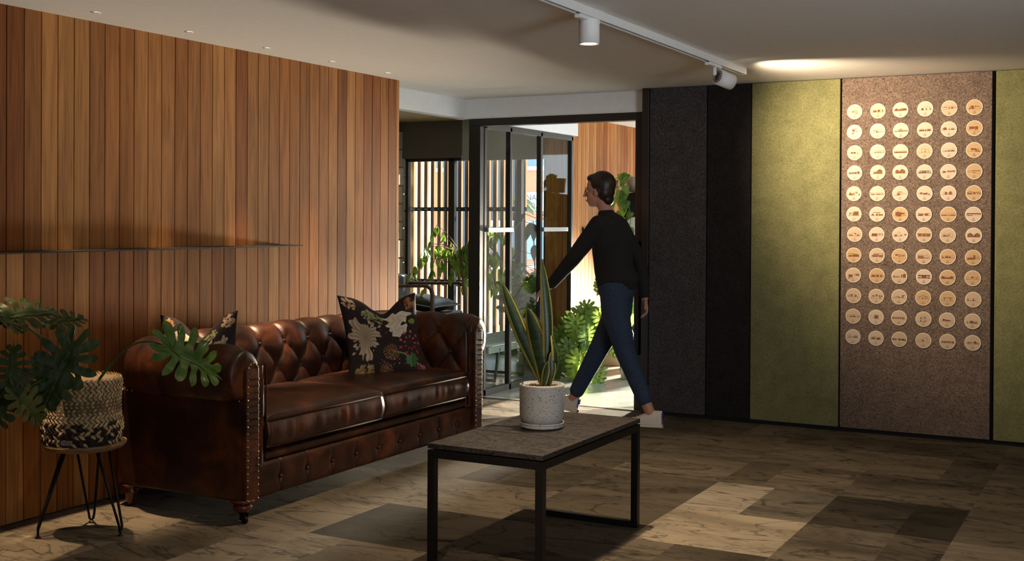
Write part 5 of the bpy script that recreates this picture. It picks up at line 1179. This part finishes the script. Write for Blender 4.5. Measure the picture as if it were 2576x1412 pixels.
def philo_hall():
    c = V((.165, 9.63, 0)); t = thing('philodendron_plant', 'bright green lobed leaf plant in white pot by entrance timber wall', 'potted plant', c)
    simple_pot(t, 'pot', c, .115, .19, M['cream'], .09)
    rr = random.Random(5); n = 22
    tg = [(-.20, .15, .50, .15), (-.30, .05, .34, .16), (-.16, -.10, .40, .17), (-.02, -.14, .50, .17), (.10, -.15, .42, .16), (-.28, -.05, .20, .17), (-.12, -.20, .15, .18), (.06, -.24, .20, .19), (.20, -.20, .12, .18), (.30, -.05, .34, .17), (.36, .05, .26, .15), (-.36, .1, .12, .16), (.0, .05, .62, .17), (.16, .0, .56, .15), (-.22, -.15, .05, .16), (.02, -.2, .06, .16), (-.08, .1, .30, .17), (.24, .1, .44, .16), (.12, -.1, .28, .14), (-.38, .0, .44, .13), (-.05, -.22, .30, .17), (.22, -.24, .05, .14)]
    for i, (dx, dy, dz, sz) in enumerate(tg):
        tip = c + V((dx, dy, dz + .02)); root = c + V((dx * .12, dy * .12, .15)); ax = V((dx + (rr.random() - .5) * .3, dy * .6, -.35 - .4 * rr.random())); nr = V((.5 + .4 * rr.random() * (1 if dx > 0 else .6), -.7, .55))
        m = MB(); add_leaf(m, 'philo', tip, ax, nr, sz * 1.05, .25, .25, .03, 0, .95, 1, i); lf = m.build('leaf', M['leafbright' if i % 2 else 'leafmid'], t)
        MB().tube(bez(root, tip, (0, 0, .06), 8), .0035, 6).build('petiole', M['stem'], lf)
philo_hall()
def monstera_hall():
    c = V((.60, 9.86, 0)); t = thing('monstera_plant', 'tall split leaf monstera in a round concrete planter behind person', 'potted plant', c)
    simple_pot(t, 'planter', c, .165, .40, M['conc_pot'], .15)
    tg = [(-.52, -.05, .56, .26, (-.3, -.2, -.6)), (-.36, -.12, .60, .25, (.1, -.2, -.7)), (-.62, .02, .44, .22, (-.5, -.1, -.5)), (-.30, -.05, .86, .17, (-.4, 0, -.5)), (-.06, -.15, .95, .20, (.1, -.1, -.8)), (.02, -.16, .76, .20, (.2, -.1, -.8)), (-.18, -.16, .36, .20, (.4, -.2, -.5)), (-.02, -.2, .52, .15, (.1, -.1, .6)), (-.34, -.1, .40, .22, (-.1, -.2, -.6))]
    for i, (dx, dy, dz, sz, ax) in enumerate(tg):
        tip = c + V((dx, dy, dz)); root = c + V((dx * .1, dy * .1, .36))
        m = MB(); add_leaf(m, 'monst', tip, ax, (.55, -.65, .55), sz, .2, .25, .02, 0, 1.05, 1, i); lf = m.build('leaf', M['leafmid'], t)
        MB().tube(bez(root, tip, (0, 0, .08), 8), .0045, 6).build('petiole', M['stem'], lf)
monstera_hall()
def black_cabinet():
    t = thing('black_cabinet', 'tall black cabinet panel with a round mirror beside hanging vine', 'cabinet', (.75, 10.5, 0))
    m = MB(); vs = [(.235, 10.30, .0), (.42, 10.30, .0), (.42, 10.30, 1.70), (.235, 10.30, 1.68)]; m.add(vs + [(x, 10.65, z) for x, y, z in vs], [(0, 1, 2, 3), (7, 6, 5, 4), (0, 4, 5, 1), (1, 5, 6, 2), (2, 6, 7, 3), (3, 7, 4, 0)])
    m.build('carcass', M['plug'], t, bevel=.004)
    o = MB().lathe([(0, 0), (.10, 0), (.10, .008), (.094, .012), (0, .012)], n=48, M4=Matrix.Translation((.385, 10.298, 1.36)) @ Matrix.Rotation(PI / 2, 4, 'X')).build('round_mirror', M['white']); tag(o, 'round pale disc hung on the black cabinet front', 'disc')
    b = MB().box(-.08, .12, 10.62, 10.80, .0, .125).build('storage_box', M['cream'], bevel=.004); tag(b, 'low white box on the floor by the entrance timber wall', 'box')
    b = MB().box(-.08, .225, 10.60, 10.95, .126, .36).build('low_shelf_unit', M['plug'], bevel=.004); tag(b, 'low black unit resting on the white box', 'shelf unit')
black_cabinet()
def pothos():
    c = V((.33, 10.47, 1.70)); t = thing('trailing_vine', 'heart leaf vine trailing down in front of the black cabinet', 'potted plant', c)
    simple_pot(t, 'pot', c, .10, .14, M['conc_pot'])
    rr = random.Random(8)
    for k, (x, zb) in enumerate(((.25, 1.05), (.33, .72), (.20, 1.45))):
        pts = [c + V((0, 0, .12)), V((c.x * .5 + x * .5, 10.28, 1.86))]; z = 1.80
        while z > zb: pts.append(V((x + .035 * math.sin(z * 9 + k), 10.22 - .02 * math.cos(z * 7), z))); z -= .05
        v = MB().tube(pts, .003, 5).build('vine', M['stem'], t); lf = MB()
        for i, p in enumerate(pts[1:]):
            for q in range(2 if i < 6 else 1):
                if rr.random() < .62: add_leaf(lf, 'cord', p + V(((rr.random() - .5) * .05, -.01, 0)), (rr.random() - .5, -.3, -.7), (.6 * (rr.random()), -.8, .5), .065 + .035 * rr.random(), .15, .2, .01, 0, 1, 0, i)
        lf.build('vine_leaves', M['leafmid' if k % 2 else 'leafbright'], v)
pothos()
o = MB().box(-.089, -.068, 10.13, 10.20, 1.235, 1.36).build('intercom', M['plug'], bevel=.004); tag(o, 'slim black intercom unit mounted on the entrance timber wall', 'intercom')
def bench():
    t = thing('slatted_bench', 'low grey slatted bench behind the glass screen', 'bench', (-.6, 9.5, 0)); z = .35; x0, x1, y0, y1 = -.88, -.32, 8.75, 10.1
    gm = plain('bench_grey', (.30, .30, .27), .6)
    for k in range(8): MB().box(x0 + .03 + k * .065, x0 + .03 + k * .065 + .042, y0, y1, z - .018, z).build('seat_slat', gm, t)
    MB().box(x1 - .02, x1, y0, y1, z - .075, z - .02).build('side_rail', gm, t); MB().box(x0, x0 + .02, y0, y1, z - .075, z - .02).build('side_rail', gm, t)
    for y in (8.95, 9.48):
        lg = MB().tube([(x1 - .01, y, z - .04), (x1 - .05, y, .02), (x0 + .05, y, .02), (x0 + .01, y, z - .04)], .017, 6); lg.build('leg_frame', M['bronze'], t)
bench()
def bench_pot():
    c = V((-.56, 9.86, .35)); t = thing('peperomia_plant', 'round leafed green plant in white pot standing on the bench', 'potted plant', c)
    simple_pot(t, 'pot', c, .075, .15, M['cream'])
    rr = random.Random(21); st = MB(); lf = MB()
    for k in range(20):
        a = rr.random() * 2 * PI; L = .08 + .20 * rr.random(); e = c + V((math.cos(a) * L, math.sin(a) * L * .8, .22 + .50 * rr.random())); pts = bez(c + V((0, 0, .12)), e, (0, 0, .05), 6); st.tube(pts, .003, 5)
        for p in pts[2:]:
            for _ in range(3): add_leaf(lf, 'oval', p, rnd_dir(-.2 + .6 * rr.random()), rnd_dir(.6), .085 + .05 * rr.random(), .2, .2, .01, 0, 1.35, 0, k)
    st.build('stems', M['stem'], t); lf.build('foliage', M['leafmid'], t)
bench_pot()
def round_planter():
    c = V((-.70, 10.42, 0)); t = thing('round_planter', 'large round concrete planter with broad leafed rubber plant behind bench', 'potted plant', c)
    simple_pot(t, 'planter', c, .20, .30, M['conc_pot'], .19); st = MB(); lf = MB(); rr = random.Random(2)
    st.tube([c + V((0, 0, .25)), c + V((-.03, 0, .8)), c + V((-.06, 0, 1.42))], [.010, .008, .005], 6)
    for k in range(20):
        z = .5 + .95 * rr.random(); a = rr.random() * 2 * PI; b = c + V((-.04, 0, z)); e = b + V((math.cos(a) * .14, math.sin(a) * .1, .04)); st.tube([b, e], .003, 5)
        add_leaf(lf, 'oval', e, (math.cos(a), math.sin(a) * .6, -.5), (.3, -.5, .8), .15 + .05 * rr.random(), .2, .4, .01, 0, .8, 1, k)
    st.build('stems', M['bark'], t); lf.build('foliage', M['leafdark'], t)
round_planter()
def street_things():
    bl = plain('blue_enamel', (.05, .13, .24), .35, coat=.3)
    t = thing('blue_skip', 'blue metal container with ribbed rim standing outside', 'container', (-2.6, 13.8, 0))
    MB().box(-3.25, -2.48, 13.5, 14.2, .90, 1.42).build('body', bl, t, bevel=.02)
    rb = MB(); 
    for k in range(12): rb.box(-3.2 + k * .06, -3.17 + k * .06, 13.47, 13.5, 1.34, 1.42)
    rb.build('rim_ribs', M['white'], t); MB().box(-3.2, -2.52, 13.5, 14.2, .78, .82).build('rail', M['steel'], t)
    for x in (-3.2, -2.56):
        for y in (13.52, 14.14): MB().box(x, x + .04, y, y + .04, -.02, .9).build('leg', M['bronze'], t)
    c = V((-2.72, 13.8, 1.42)); p = thing('drooping_plant', 'drooping broad leafed plant standing on the blue container', 'potted plant', c); simple_pot(p, 'pot', c, .12, .10, M['plug'])
    lf = MB()
    for k in range(16): a = k * 2.4; add_leaf(lf, 'oval', c + V((math.cos(a) * .05, math.sin(a) * .05, .12 + .014 * k)), (math.cos(a), math.sin(a), .4 - .05 * k), (0, -.3, 1), .26, .25, .6, .01, 0, .7, 1, k)
    lf.build('foliage', M['leafdark'], p)
street_things()
def armchair():
    t = thing('lounge_armchair', 'lounge armchair with bent timber arms and dark leather cushions', 'armchair', (-1.95, 10.2, 0))
    wd = plain('walnut', (.13, .055, .025), .4, var=.2, scale=20)
    x0, x1 = -2.35, -1.60
    for y in (9.88, 10.52):
        pts = [(x1 - .02, y, .0), (x1, y, .3), (x1, y, .68), (x1 - .015, y, .735), (x1 - .06, y, .765), (x0, y, .742)]
        m = MB(); P = [V(p) for p in pts]
        for a, b in zip(P, P[1:]):
            d = (b - a).normalized(); s = V((0, 1, 0)); n_ = d.cross(s); mm = Matrix((d, s, n_)).transposed().to_4x4(); mm.translation = (a + b) / 2; m.obox(mm, (b - a).length + .012, .045, .030)
        m.box(x0, x0 + .04, y - .02, y + .02, 0, .75); m.build('arm_frame', wd, t, bevel=.006)
    lg = M['leather_grey'] = leather('dark_grey_leather', (.018, .018, .02), (.05, .048, .048), (.10, .095, .09), .35)
    cu = MB().box(x0 + .02, x1 + .01, 9.91, 10.49, .34, .49); cu.build('seat_cushion', lg, t, bevel=.04, segs=4)
    MB().box(x0 - .08, x0 + .08, 9.91, 10.49, .45, .85).build('back_cushion', lg, t, bevel=.04, segs=4)
    cushion('leather_cushion', 'dark grey leather cushion with pale piping lying on armchair', 'cushion', .50, .17, frame3((-1.84, 10.15, .575), (1, 0, -.10), (0, 1, 0)), lg, None, 0, 40, M['cream'])
armchair()
